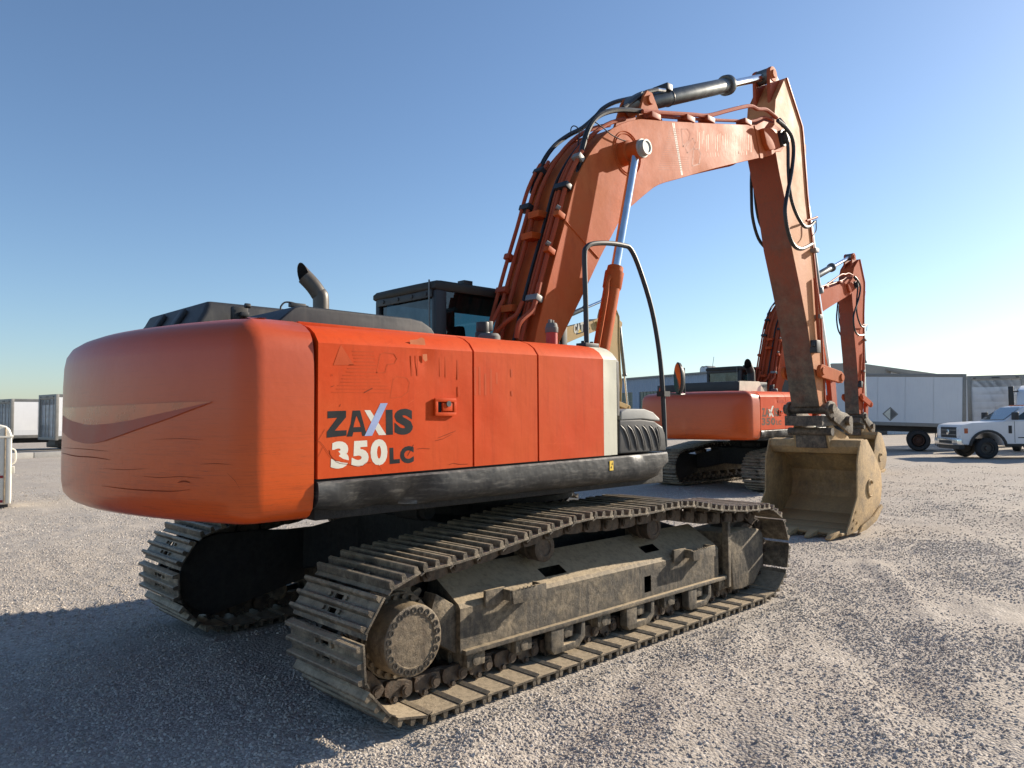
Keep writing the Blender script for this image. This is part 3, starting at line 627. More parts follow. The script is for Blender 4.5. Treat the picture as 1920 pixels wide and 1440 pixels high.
def house(root, v):
    P, DK = v['paint'], 'dark'
    # deck and inner body
    MB().box((-2.55, -1.40, 1.17), (.75, 1.40, 1.38)).box((.6, -.5, 1.17), (1.05, .45, 1.5)).build('revolving_frame', 'under', root, .02)
    MB().box((-2.58, -1.455, 1.30), (-.02, .25, 2.20)).box((-2.58, .2, 1.30), (-.5, 1.455, 2.22)).build('machinery_body', 'black', root, .01)
    MB().box((-2.6, -1.30, 2.20), (-.9, 1.3, 2.278)).box((-.9, -1.30, 2.20), (-.02, -.33, 2.275)).build('deck_top', P, root, .012)
    cw = counterweight(root, v['cw'])
    # side panels with crease and rounded shoulder
    seams = [(-2.583, -1.482, P), (-1.466, -.885, P), (-.868, -.158, P)]
    if v.get('stripe', True): seams += [(-.1575, .004, 'cream')]
    out = []
    for x0, x1, m in seams:
        for s in (-1, 1):
            if s > 0 and x0 > -1.2: continue
            rings = []
            nr = max(6, int((x1-x0)/.035))
            for i in range(nr+1):
                x = lerp(x0, x1, i/nr); c, d = zc(x), zb(x)
                def dent(z):                                      # shallow dents and oil-canning, none under the lettering
                    k = 1-math.exp(-(((x+2.22)/.42)**4+((z-1.70)/.34)**4)); e = min(1, (x-x0)/.05, (x1-x)/.05, (z-d)/.05, (c-z)/.05+.0001)
                    q = .0055*max(0, mnoise.noise(Vector((x*2.1, z*2.6, s*3+1))))+.003*max(0, mnoise.noise(Vector((x*5, z*5, 4))))+.010*math.exp(-((x+1.86)/.06)**2-((z-2.1)/.07)**2)
                    return max(0, e)*k*q
                sec = [(-1.455, d), (-1.495, d+.002)]+[(-1.495+dent(z), z) for z in np.linspace(d, c, 18)[1:-1]]+[(-1.495, c-.006), (-1.492, c), (-1.455, c+.047), (-1.40, c+.082), (-1.33, c+.104), (-1.22, c+.114), (-1.22, c+.09), (-1.44, c-.01)]
                rings.append([(x, -s*y if s > 0 else y, z) for y, z in sec])
            out.append(MB().loft(rings).build('side_panel', m, root, ang=22))
    if v.get('text') == 'main': letters_zaxis(out[0]); ghost_marks(out[0]).build('decal_ghost', 'ghost2g', out[2])
    if v.get('text') == 'other':
        S = 4.8; b = MB(); p0 = -2.50
        def fx(a, c): return (lerp(-2.555, -1.66, (a-1178)/150.), -1.4956, lerp(1.93, 1.50, (c-660)/140.))
        for ch, q in (('Z', (1182, 1206, 735, 672)), ('A', (1204, 1238, 735, 672)), ('I', (1272, 1282, 733, 670)), ('S', (1284, 1310, 733, 670)), ('3', (1180, 1208, 797, 742)), ('5', (1212, 1242, 797, 742)), ('0', (1246, 1280, 797, 742)), ('L', (1286, 1302, 795, 762)), ('C', (1304, 1326, 795, 762))):
            letters(b, ch, [(q[0], q[2]), (q[1], q[2]), (q[0], q[3]), (q[1], q[3])], fx, .05)
        b.build('lettering', 'letterg', out[0])
        b = MB(); flat(b, [fx(1230, 680), fx(1240, 680), fx(1270, 735), fx(1258, 735)]); flat(b, [fx(1258, 655), fx(1270, 655), fx(1242, 735), fx(1228, 735)]); b.build('lettering', 'letterw', out[0])
        b = MB()
        def fy(a, c): return (lerp(-2.555, -1.66, (a-1178)/150.), -1.4956, lerp(2.13, 1.93, (c-580)/80.))
        for k, ch in enumerate('815-5'): letters(b, ch, [(1300+k*17, 628), (1313+k*17, 628), (1300+k*17, 600 if ch != '-' else 618), (1313+k*17, 600 if ch != '-' else 618)], fy, .03)
        b.build('lettering', 'redghost', out[0])
    if v.get('detail'):
        # door latch on the first panel
        S = 6.194; lf = lambda a, c: hq(590+a/S, 740+c/S, -1.50)
        lt = MB(); q = [lf(1385, 55), lf(1632, 45), lf(1632, 235), lf(1388, 248)]; (ax, az), (bx, bz) = q[3], q[1]
        for A, B in (((ax, az), (bx, az+.022)), ((ax, bz-.022), (bx, bz)), ((ax, az+.02), (ax+.022, bz-.02)), ((bx-.022, az+.02), (bx, bz-.02))): lt.box((A[0], -1.512, A[1]), (B[0], -1.496, B[1]))
        lt.box((ax+.06, -1.509, az+.03), (bx-.026, -1.494, bz-.03))
        lo = lt.build('latch', P, out[0], .003)
        MB().box((ax+.024, -1.4992, az+.024), (ax+.058, -1.497, bz-.024)).build('finger_slot', 'soot_shade_black', out[0])  # black plate standing for the shade inside the finger recess
        MB().cyl((ax+.105, -1.508, az+.075), (ax+.105, -1.516, az+.075), .018).build('lock', 'steel', out[0])
        # torn bracket on the shoulder
    if v.get('text') == 'main':
        c = hp(795, 640, -1.47); b = MB(); flat(b, [hp(590+a/4.683, 630+q/4.683, -1.478) for a, q in ((835, 35), (900, 30), (935, 12), (962, 22), (972, 70), (975, 100), (968, 140), (955, 100), (900, 96), (842, 92))]); b.build('torn_bracket', 'ghost2', out[0])
        b = MB(); flat(b, [hp(590+a/4.683, 630+q/4.683, -1.4958) for a, q in ((948, 160), (985, 158), (990, 215), (970, 225), (950, 200))]); b.build('scrape', 'ghost2', out[0])
    # lower skirt, battered
    rng = random.Random(5); rings = []
    N = 46
    for i in range(N+1):
        t = i/N; x = lerp(-2.588, .70, t); d = zb(x)-.012; bot = 1.205 if x > -2.3 else lerp(1.235, 1.205, (x+2.588)/.288)
        dent = .05*math.exp(-((x+2.28)/.10)**2)+.065*math.exp(-((x+1.93)/.13)**2)+.012*mnoise.noise(Vector((x*6, 1, 0)))
        lift = .03*math.exp(-((x+2.15)/.16)**2)+.006*mnoise.noise(Vector((x*4, 7, 0)))
        e = max(0, (t-.93)/.07); yo = -1.50+.03*e*e+.0; k = 1-.25*e*e
        sec = [(-1.38, d-.0), (yo-.0, d), (yo-.012, d-.012), (yo-.016+dent*.5, lerp(d, bot, .35)), (yo-.010+dent, lerp(d, bot, .62)+lift*.4), (yo+.02+dent*.9, lerp(d, bot, .85)+lift), (yo+.07, bot+.008+lift*.8), (yo+.14, bot), (-1.30, bot+.01), (-1.30, d)]
        m = (d+bot)/2; rings.append([(x-(0.06*e*e*(1 if z < m else 0)), y, m+(z-m)*(k if z < m else 1)+e*e*.02*(1 if z < m else 0)) for y, z in sec])
    MB().loft(rings).build('skirt', v.get('skirt', 'skirt'), root, ang=40)
    MB().box((-2.4, 1.38, 1.21), (-.5, 1.50, 1.40)).build('skirt', v.get('skirt', 'skirt'), root, .03)
    if v.get('detail'):
        c = hp(1147, 871, -1.52); st = MB().box((c[0]-.022, -1.5185, c[2]-.045), (c[0]+.022, -1.516, c[2]+.028)).build('sticker', 'yellowsticker', root)
        q = MB(); flat(q, [(c[0]-.013, -1.5195, c[2]-.022), (c[0]+.001, -1.5195, c[2]-.03), (c[0]+.002, -1.5195, c[2]-.01)]); flat(q, [(c[0]+.0, -1.5195, c[2]+.0), (c[0]+.014, -1.5195, c[2]-.004), (c[0]+.012, -1.5195, c[2]+.018)]); q.build('sticker_print', 'letter', st)
    # dark front corner trim, front tool box with louvres, its cap
    rings = []
    for i in range(4):
        x = lerp(.010, .082, i/3); k = .012*(i/3)**2*3
        rings.append([(x, -1.455+k, 1.735), (x, -1.494+k, 1.74), (x, -1.496+k, 1.95), (x, -1.492+k, 2.16), (x, -1.455+k, 2.215-k*.6), (x, -1.40+k, 2.252-k*.6), (x, -1.28+k, 2.275-k*.6), (x, -1.28, 2.2), (x, -1.42, 2.12)])
    MB().loft(rings).build('corner_trim', DK, root, ang=25)
    fb = poly([(1159, 851), (1204, 848), (1247, 845), (1245, 815), (1240, 800), (1225, 790), (1200, 786.5), (1159, 788)], -1.47)
    tb = MB().prism(fb, -1.485, -.75).build('tool_box', DK, root, .018, 3)
    cp = poly([(1160, 788), (1160, 772), (1172, 766.5), (1205, 767), (1221, 773), (1232, 784), (1234, 790), (1200, 785.5)], -1.45)
    MB().prism(cp, -1.475, -.78).build('tool_box_cap', 'capg', tb, .03, 3)
    if v.get('detail'):
        for k in range(6):
            a = 870+k*62 if k < 5 else 1172; pts = [hp(980+(a+dx)/4.646, 620+yy/4.646, -1.488) for dx, yy in ((0, 822), (28, 860), (55, 930), (68, 990), (78, 1038))]
            if k == 5: pts = [hp(980+(1175+dx)/4.646, 620+yy/4.646, -1.488) for dx, yy in ((0, 838), (10, 880), (22, 950), (24, 1010))]
            sl = MB(); top = []; bot = []
            for i, p in enumerate(pts):
                w = .011*math.sin(math.pi*(i+.6)/(len(pts)+.2)); top.append((p[0]+w, -1.4875, p[2]+w*.3)); bot.append((p[0]-w, -1.4875, p[2]-w*.3))
            flat(sl, top+bot[::-1]); sl.build('louvre_slot', 'soot_shade_black', tb)  # flat black strip, painted shade in place of a louvre opening
            MB().tube([(p[0]-.019, -1.484, p[2]-.004) for p in pts], [.004, .011, .012, .011, .004], 8, 3).build('louvre', DK, tb)
    # engine hood, tall air-cleaner hood, exhaust
    if v.get('hood') == 'other':
        MB().box((-2.5, -.9, 2.26), (-1.2, .55, 2.52)).build('engine_hood', 'black', root, .02)
        MB().box((-2.45, .6, 2.26), (-1.2, 1.40, 2.49)).build('engine_hood', 'black', root, .02)
        MB().prism([(-2.5, 2.27), (-2.48, 2.52), (-1.62, 2.53), (-1.35, 2.27)], -.915, -.93).build('hood_side', 'creamb', root)
        px, pz, pm, pr = (-1.15, -.45), 2.2, 'black', .095
        pts = [(px[0], px[1], 2.2), (px[0], px[1], 2.72), (px[0]-.03, px[1], 2.82), (px[0]-.14, px[1], 2.96)]
        MB().tube([(-.2, 1.25, 3.0), (-.16, 1.22, 3.32)], .006, 5, 0).build('antenna', 'black', root)
        MB().prism([(-2.9, 2.28), (-2.86, 2.42), (-2.80, 2.42), (-2.74, 2.28)], .98, 1.02).build('lifting_eye', P, root)
    else:
        hd = MB(); pr_ = [(-2.64, 2.27), (-2.50, 2.392), (-2.46, 2.404), (-1.66, 2.398), (-1.56, 2.385), (-1.48, 2.345), (-1.41, 2.26)]
        hd.prism(pr_, -1.075, .05); hd.build('engine_hood', DK, root, .018, 3)
        # tall rear hood: tapering, ribbed
        H = lambda x, y, z: (x, y, z)
        b = MB()
        base = [(-2.69, .12), (-2.69, 1.49), (-1.2, 1.49), (-1.2, .12)]; topp = [(-2.50, .20), (-2.50, 1.38), (-1.3, 1.38), (-1.3, .20)]
        b.loft([[(x, y, 2.25) for x, y in base], [(lerp(x, X, .85), lerp(y, Y, .7), 2.50) for (x, y), (X, Y) in zip(base, topp)], [(x, y, 2.575) for x, y in topp]])
        rh = b.build('rear_hood', DK, root, .035, 3)
        for y in (.56, .98):
            MB().obox((-2.60, y, 2.42), (.012, 0, -.012), (0, .05, 0), (-.12*.62, 0, -.12)).build('hood_rib', DK, rh, .01)
        MB().box((-2.60, .095, 2.24), (-2.50, .145, 2.40)).build('hood_rib', DK, rh, .012)
        lp = hp(448, 586, .06); l = MB().box((lp[0]-.05, .04, lp[2]-.055), (lp[0]+.06, .09, lp[2]+.04)).box((lp[0]-.01, .0, lp[2]-.03), (lp[0]+.05, .05, lp[2]+.0)).cyl((lp[0]+.015, .0, lp[2]+.045), (lp[0]+.055, .0, lp[2]+.045), .018)
        l.build('hood_latch', 'black', rh, .006)
        MB().tube([hp(526, 580, -.6), hp(527, 574, -.6), hp(534, 567, -.6), hp(545, 567, -.6), hp(556, 570, -.6), hp(578, 575, -.6)], .006, 6, 3).build('grab_rod', 'black', root)
        c = hp(556, 571, -.6); MB().box((c[0]-.05, -.62, c[2]-.02), (c[0]+.06, -.58, c[2]+.008)).build('rod_catch', 'black', root, .005)
        q = hp(601.5, 578, -.32); px, pr, pm = (q[0], -.32), .057, 'exhaust'
        pts = [(q[0], -.32, 2.3), (q[0], -.32, q[2]+.06), (q[0]-.014, -.31, q[2]+.105), (q[0]-.05, -.29, q[2]+.165), (q[0]-.105, -.255, q[2]+.235)]
    def stack(rad, rev):
        b = MB(); P3 = catmull([np.array(p) for p in pts], 6)
        b.tube(P3, rad, 20, 0, caps=False)
        d = np.array([-1., -.12, -.0]); d /= np.linalg.norm(d); e = np.array(P3[-1]); last = b.v[-20:]; prev = P3[-1]-P3[-2]; prev /= np.linalg.norm(prev)
        for i in range(20):                                       # cut the mouth on an upright plane
            p = np.array(last[i]); t = np.dot(e-p, d)/np.dot(prev, d); b.v[len(b.v)-20+i] = tuple(p+prev*t)
        return b
    ex = stack(pr, 0).build('exhaust_pipe', pm, root); stack(pr*.93, 1).build('pipe_bore', 'soot_shade_black', ex)
    # filler caps
    if v.get('detail'):
        for (u0, yv, r, zt, m1) in ((1034.5, -.95, .052, 612, 'red'), ):
            q = hp(u0, 640, yv); k = MB().cyl((q[0], yv, q[2]-.12), (q[0], yv, q[2]+.075), r*.92); fo = k.build('filler_neck', m1, root)
            MB().steps((q[0], yv, q[2]+.07), (q[0], yv, q[2]+.15), [(0, r*1.02), (.55, r*1.04), (.6, r*.95), (.8, r*.9), (1, r*.75)], 20).box((q[0]-.03, yv-.01, q[2]+.14), (q[0]-.005, yv+.012, q[2]+.178)).box((q[0]+.004, yv-.01, q[2]+.14), (q[0]+.022, yv+.012, q[2]+.175)).build('filler_cap', 'cap', fo, .003)
        q = hp(905, 622, -.75); MB().cyl((q[0], -.75, q[2]-.12), (q[0], -.75, q[2]-.005), .06).cyl((q[0], -.75, q[2]-.005), (q[0], -.75, q[2]+.075), .052).box((q[0]+.03, -.79, q[2]+.01), (q[0]+.075, -.74, q[2]+.085)).build('breather_cap', 'black', root, .006)
        MB().steps((q[0]+.02, -.8, q[2]-.09), (q[0]+.02, -.8, q[2]-.02), [(0, .09), (.7, .09), (1, .075)], 24).build('cap_ring', 'cap', root)
    cabin(root, v)
    # hand rail on the right front with mirror
    if v.get('detail'):
        yr = -1.30
        rp = [(*hq(1100, 645, yr), yr), (*hq(1098, 560, yr), yr), (*hq(1096, 480, yr), yr), (*hq(1100, 464, yr), yr), (*hq(1112, 457, yr), yr), (*hq(1140, 456, yr), yr), (*hq(1168, 460, yr), yr), (*hq(1183, 468, yr-.005), yr-.005), (*hq(1200, 507, yr-.01), yr-.01), (*hq(1222, 580, yr-.03), yr-.03), (*hq(1236, 660, yr-.05), yr-.05), (*hq(1243, 740, yr-.07), yr-.07), (*hq(1247, 838, yr-.09), yr-.09)]
        hr = MB().tube([(x, y, z) for x, z, y in rp], .0205, 10, 4).build('hand_rail', 'black', root)
        MB().box((rp[0][0]-.07, yr-.05, rp[0][1]-.03), (rp[0][0]+.09, yr+.05, rp[0][1]+.004)).cyl((rp[0][0]-.045, yr, rp[0][1]), (rp[0][0]-.045, yr, rp[0][1]+.022), .016, n=6).cyl((rp[0][0]+.06, yr, rp[0][1]), (rp[0][0]+.06, yr, rp[0][1]+.022), .016, n=6).build('rail_foot', 'black', hr, .004)
        a = hp(1243, 738, -1.37); mc = hp(1271, 710, -1.36)
        mr = MB().tube([a, (a[0]+.16, -1.37, a[2]+.0), (mc[0]+.09, -1.36, a[2]+.0), (mc[0]+.10, -1.36, a[2]+.04), (mc[0]+.10, -1.36, mc[2]+.10)], .0085, 8, 3).box((a[0]-.035, -1.41, a[2]-.025), (a[0]+.05, -1.33, a[2]+.02)).build('mirror_arm', 'black', root, 0)
        # oval mirror, glass facing back
        th = np.linspace(0, 2*math.pi, 28, endpoint=False); ax = np.array([.5, .866, 0]) ; nrm = np.array([-.866, .5, 0]); c = np.array(mc)
        ring = lambda k, off: [tuple(c+ax*.072*k*math.cos(t)+np.array([0, 0, .142*k*math.sin(t)])+nrm*off) for t in th]
        MB().loft([ring(.98, .006), ring(1.04, .0), ring(1.0, -.02), ring(.7, -.045)]).build('mirror_shell', 'black', mr)
        b = MB(); flat(b, ring(.95, .0068)); b.build('mirror_glass', 'mirror', mr)

def cabin(root, v):
    x0, x1, y0, y1, z0, zt = -.31, 1.52, .36, 1.36, 1.38, 3.0
    cb = MB().box((x0, y0, z0), (x1, y1, 1.95)).box((x0, y0+.0, 1.94), (x0+.04, y1, 2.30)).build('cab_body', 'black', root, .03)
    pl = [((x0, y0), (x0+.13, y0+.07)), ((x0, y1-.07), (x0+.10, y1)), ((.62, y0), (.70, y0+.06)), ((.62, y1-.06), (.70, y1)), ((x1-.09, y0), (x1, y0+.06)), ((x1-.09, y1-.06), (x1, y1))]
    for (a, b), (c, d) in pl: MB().box((a, b, 1.9), (c, d, 2.93)).build('cab_pillar', 'black', root, .018)
    rings = [[(lerp(x, .55, k), lerp(y, .86, k), z) for x, y in ((x0-.02, y0-.01), (x0-.03, y0+.3), (x0-.03, y1-.3), (x0-.02, y1+.01), (.6, y1+.02), (x1+.03, y1+.01), (x1+.05, .86), (x1+.03, y0-.01), (.6, y0-.02))] for k, z in ((.02, 2.925), (0, 2.94), (0, 2.98), (.035, 3.012), (.15, 3.03))]
    MB().loft(rings).build('cab_roof', 'camo', root, ang=50)
    rr = MB().box((x0-.012, y0+.05, 2.86), (x0+.02, y1-.05, 2.935))
    for y in (.5, .72, .95, 1.2): rr.cyl((x0-.02, y, 2.897), (x0-.005, y, 2.897), .02, n=10)
    rr.build('rear_beam', 'black', root, .004)
    b = MB(); flat(b, [(x0+.03, y0+.06, 2.28), (x0+.03, y1-.06, 2.28), (x0+.03, y1-.06, 2.875), (x0+.03, y0+.06, 2.875)]); b.build('rear_window', 'rearglass', root)
    for a, c in ((x0+.12, .63), (.69, x1-.08)):
        for y in (y0+.02, y1-.02):
            b = MB(); flat(b, [(a, y, 1.94), (c, y, 1.94), (c, y, 2.93), (a, y, 2.93)]); b.build('side_window', 'glass', root)
    b = MB(); flat(b, [(x1-.03, y0+.05, 1.94), (x1-.03, y1-.05, 1.94), (x1-.03, y1-.05, 2.88), (x1-.03, y0+.05, 2.88)]); b.build('windscreen', 'glass', root)
    MB().box((x0+.05, y0+.03, 2.90), (x1-.05, y1-.03, 2.925)).build('head_lining', 'interior', root)
    MB().box((x0+.06, y1-.10, 1.95), (.55, y1-.05, 2.35)).build('door_lining', 'interior', root, .02)
    st = MB().box((.25, .62, 1.9), (.75, 1.12, 2.1)).build('seat', 'brick', root, .05, 3)
    MB().prism([(.22, 2.05), (.36, 2.05), (.28, 2.66), (.16, 2.64)], .62, 1.12).build('seat_back', 'brick', st, .05, 3)
    MB().box((.14, .76, 2.62), (.24, .98, 2.82)).build('head_rest', 'brick', st, .04, 3)
    MB().tube([(x0-.03, y0+.06, 2.2), (x0-.035, y0+.06, 3.02)], .008, 6, 0).build('antenna', 'steel', root)
    MB().box((.05, y0+.02, 3.015), (.16, y0+.12, 3.06)).build('roof_bracket', 'black', root, .005)
MAT['scratchm'] = plain('scratch', (.22, .040, .015), .7, spec=.1)
MAT['capg'] = paint('pale_grey_plastic', (.30, .30, .28), (.40, .40, .37), (.22, .21, .19), rough=.5, dirtamt=.4, coat=0)
MAT['letterg'] = plain('worn_black_lettering', (.13, .075, .05), .5, var=.4, spec=.14)
MAT['redghost'] = plain('faded_red_numbers', (.42, .045, .02), .5, spec=.14)
MAT['creamb'] = plain('cream_hood_side', (.62, .58, .45), .45)

# ------------------------------------------------------------------ excavator: boom, arm, bucket
BL = poly([(1050, 640), (1093, 553), (1127, 480), (1147, 443), (1170, 401), (1192, 380), (1213, 362), (1236, 346), (1277, 334), (1341, 315.5), (1420, 297), (1446, 291), (1458, 281)], -.3)
BU = poly([(1003, 637), (1013, 593), (1037, 497), (1060, 413), (1077, 347), (1093, 310), (1113, 277), (1140, 247), (1167, 231), (1197, 223.5), (1215, 224), (1273, 228), (1381, 233), (1418, 234)], -.3)
BL = [tuple(p) for p in catmull([np.array(p) for p in BL], 3)]; BU = [tuple(p) for p in catmull([np.array(p) for p in BU], 3)]
TIP = np.array([5.27, 5.59]); FOOT = np.array([.28, 1.93])
BOOM_OUT = [(.16, 1.86)]+BU+[(4.80, 5.72), (5.10, 5.76), (TIP[0]+.12, TIP[1]+.13), (TIP[0]+.15, TIP[1]-.05), (TIP[0]+.02, TIP[1]-.17)]+BL[:-1][::-1]+[(.42, 1.80)]
UP = [np.array(p) for p in [(.17, 1.95)]+BU]                     # back/top line of the boom, from foot to tip
UPD = np.concatenate([[0], np.cumsum([np.linalg.norm(UP[i+1]-UP[i]) for i in range(len(UP)-1)])])
def upat(s):
    p = np.array([np.interp(s, UPD, [q[k] for q in UP]) for k in (0, 1)]); e = .12
    a = np.array([np.interp(s-e, UPD, [q[k] for q in UP]) for k in (0, 1)]); b = np.array([np.interp(s+e, UPD, [q[k] for q in UP]) for k in (0, 1)])
    t = (b-a)/np.linalg.norm(b-a); return p, t, np.array([-t[1], t[0]])
def along(s0, s1, y, d, n=14):
    out = []
    for s in np.linspace(s0, s1, n):
        p, t, nn = upat(s); q = p+nn*d; out.append((q[0], y, q[1]))
    return out
def cylinder(root, name, a, b, r, rodr, mats, split, y, hexhead=False, endboss=True):
    """hydraulic ram from pin a (barrel end) to pin b (rod end) in the x-z plane"""
    A, B = np.array([a[0], y, a[1]]), np.array([b[0], y, b[1]]); S = A+(B-A)*split; L = np.linalg.norm(S-A); u = (B-A)/np.linalg.norm(B-A)
    h = MB(); gl = .24 if hexhead else .10
    h.steps(A, S-u*gl*.9, [(0, r*.6), (.03, r), (1, r)], 28)
    h.steps(S-u*gl, S, [(0, r), (.08, r*1.16), (.75, r*1.18), (.77, r*1.02), (1, r*.98)] if hexhead else [(0, r*1.28), (.12, r*1.36), (.85, r*1.36), (1, r*1.2)], 12 if hexhead else 28)
    h.cyl(A-np.array([0, r*1.15, 0]), A+np.array([0, r*1.15, 0]), r*1.15, n=24)
    o = h.build(name, mats[0], root)
    MB().cyl(S-u*.02, B, rodr, n=24).build('rod', 'chrome', o)
    MB().cyl(B-np.array([0, rodr*1.6, 0]), B+np.array([0, rodr*1.6, 0]), rodr*1.9, n=24).build('rod_eye', mats[1], o)
    return o
def beam(pts, w, th=.022, inset=.018):
    """box section: two side plates standing proud of the flanges"""
    b = MB(); b.prism(pts, -w, -w+th); b.prism(pts, w-th, w)
    P = np.array(pts); n = len(P); area = sum(P[i][0]*P[(i+1) % n][1]-P[(i+1) % n][0]*P[i][1] for i in range(n)); sg = 1 if area > 0 else -1
    q = []
    for i in range(n):
        t = P[(i+1) % n]-P[i-1]; t = t/np.linalg.norm(t); q.append(tuple(P[i]+sg*inset*np.array([-t[1], t[0]])))
    b.prism(q, -w+th*.5, w-th*.5); return b

def front(root, v):
    """boom, arm, bucket and rams; v['boomrot'], v['armrot'] swing them from the pose of the first machine"""
    def about(p, a): T = Matrix.Translation((p[0], 0, p[1])); return T @ Matrix.Rotation(a, 4, 'Y') @ T.inverted()
    TB = about(FOOT, v.get('boomrot', 0.)); TA = TB @ about(TIP, v.get('armrot', 0.))
    def tr(M, p): q = M @ Vector((p[0], 0, p[1])); return np.array([q.x, q.z])
    bp, pp, det = v['boom'], v['pipe'], v.get('detail')
    bo = beam(BOOM_OUT, .30).build('boom', bp, root, .004, 1, TB)
    # tip cheeks and pin
    ck = poly([(1431, 240), (1446, 239.5), (1456, 243), (1463, 275), (1452, 280), (1443, 281), (1437, 270)], -.36)
    for s in (-1, 1):
        MB().prism(ck, s*.30, s*.365).build('tip_boss', bp, bo, .012, 2, TB)
        MB().steps((TIP[0], s*.29, TIP[1]), (TIP[0], s*.40, TIP[1]), [(0, .115), (.6, .115), (.62, .085), (1, .08)], 28).build('tip_pin', 'black', bo, mtx=TB)
    pl = poly([(1414, 235), (1419, 235), (1430, 297), (1425, 297)], -.3); MB().prism(pl, -.303, -.308).build('weld_strap', bp, bo, .002, 1, TB)
    # ring welds round the ram boss, diagonal weld bead
    c = hq(1176, 288, -.3)
    for r in (.21, .235):
        MB().tube([(c[0]+r*math.cos(t), -.302, c[1]+r*1.0*math.sin(t)) for t in np.linspace(0, 2*math.pi, 40)], .005, 6, 0, False).build('weld_ring', bp, bo, mtx=TB)
    MB().tube([hp(1061, 415, -.302), hp(1122, 484, -.302)], .008, 6, 0).build('weld_bead', bp, bo, mtx=TB)
    # boss and rams of the boom
    yr = -.455; pin = np.array(hq(1192, 282, yr)); foot = np.array(hq(1128, 650, yr)); low = foot+(foot-pin)/np.linalg.norm(foot-pin)*.55
    pinT = tr(TB, pin)
    sp = np.linalg.norm(np.array(hq(1152, 500, yr))-low)/np.linalg.norm(pin-low)
    for s in (-1, 1):
        y = -s*yr
        MB().steps((pin[0], s*.29, pin[1]), (pin[0], s*.40, pin[1]), [(0, .125), (.9, .125), (1, .10)], 32).build('ram_boss', bp, bo, mtx=TB)
        cy = cylinder(root, 'boom_ram', low, pinT, .083, .047, (v['ram'], v['ram']), sp, y, True)
        MB().steps((pinT[0], y+s*.075, pinT[1]), (pinT[0], y+s*.15, pinT[1]), [(0, .098), (.28, .098), (.3, .085), (.4, .085), (.42, .082), (1, .08), (1, .06), (.9, .058), (.9, 0)], 28).build('pin_cap', 'capg', cy)
        MB().cyl((pinT[0], y-.08, pinT[1]), (pinT[0], y+.08, pinT[1]), .098).build('rod_boss', v['ram'], cy)
        d = (pinT-low); d = d/np.linalg.norm(d); nn = np.array([-d[1], d[0]]); e = low+d*(np.linalg.norm(pinT-low)*sp-.16)
        f = lambda k, o: (*(low+d*k+nn*o),); L = np.linalg.norm(pinT-low)*sp
        MB().tube([(f(L-.15, .105)[0], y-.04, f(L-.15, .105)[1]), (f(L-.22, .125)[0], y-.04, f(L-.22, .125)[1]), (f(L-.33, .115)[0], y-.045, f(L-.33, .115)[1]), (f(L-.6, .11)[0], y-.045, f(L-.6, .11)[1]), (f(.3, .11)[0], y-.045, f(.3, .11)[1])], .022, 8, 3).build('ram_pipe', v['ram'], cy)
        MB().box((pin[0]-.02, y-.0, 1.5), (pin[0]-.01, y+.001, 1.501)) if False else None
    # boom foot brackets on the deck
    for s in (-1, 1): MB().prism([(-.1, 1.3), (.75, 1.3), (.62, 1.75), (.36, 2.08), (.18, 2.08), (.05, 1.8)], s*.31, s*.345).build('boom_foot_bracket', bp, root, .01)
    # arm ram on top of the boom
    b0 = np.array(hq(1206, 196, -.08)); b0 = np.array([2.36, 5.33]); ap = np.array(hq(1449, 139, -.13))
    apT, b0T = tr(TA, ap), tr(TB, b0)
    for s in (-1, 1): MB().prism([(b0[0]-.30, b0[1]-.42), (b0[0]-.11, b0[1]+.02), (b0[0]-.05, b0[1]+.10), (b0[0]+.05, b0[1]+.10), (b0[0]+.11, b0[1]+.02), (b0[0]+.34, b0[1]-.30)], s*.14, s*.175).cyl((b0[0], s*.12, b0[1]), (b0[0], s*.20, b0[1]), .055).build('ram_bracket', bp, bo, .006, 1, TB)
    split = v.get('armsplit', (np.linalg.norm(np.array(hq(1366, 162, 0))-b0)/np.linalg.norm(apT-b0T)))
    ar = cylinder(root, 'arm_ram', b0T, apT, .098, .055, ('steel', 'steel'), split, 0.)
    # arm
    A1 = poly([(1471.7, 147), (1455, 186), (1452.6, 217), (1453, 250), (1455, 286), (1463, 330), (1472, 372), (1485, 463), (1500, 536), (1515, 613), (1526, 690), (1537, 762)], -.22)
    A2 = poly([(1549, 762), (1546, 748), (1542, 670), (1538.5, 590), (1529, 520), (1522, 449), (1513, 366), (1505, 256), (1503, 237), (1474, 146)], -.22)
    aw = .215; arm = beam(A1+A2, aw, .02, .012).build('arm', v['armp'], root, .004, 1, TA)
    # rear face: scuffed wear plate facing the operator
    w = MB(); n = len(A1)
    for i in range(2, n-1):
        (xa, za), (xb, zb_) = A1[i], A1[i+1]; t = np.array([xb-xa, zb_-za]); t /= np.linalg.norm(t); o = np.array([t[1], -t[0]])*.0; o = np.array([-abs(t[1]), 0])*.006
        w.add([(xa+o[0], -aw+.004, za), (xb+o[0], -aw+.004, zb_), (xb+o[0], aw-.004, zb_), (xa+o[0], aw-.004, za), (xa+.02, -aw+.004, za), (xb+.02, -aw+.004, zb_), (xb+.02, aw-.004, zb_), (xa+.02, aw-.004, za)],
              [(0,1,2,3),(4,7,6,5),(0,4,5,1),(1,5,6,2),(2,6,7,3),(3,7,4,0)])
    w.build('wear_plate', v['wear'], arm, mtx=TA)
    # lower half of the arm is bare and muddy
    # pin cheeks at the head of the arm
    hx, hz = ap; tp = np.array(A1[0]); ck = [(hx+.11*math.cos(t), hz+.11*math.sin(t)) for t in np.linspace(1.1, 3.5, 9)]+[(hx-.10, hz-.35), (hx-.06, hz-.75), (hx+.2, hz-.9), (tp[0]+.1, tp[1]-.5), (tp[0]+.02, tp[1]+.0), (tp[0]-.04, tp[1]+.03)]
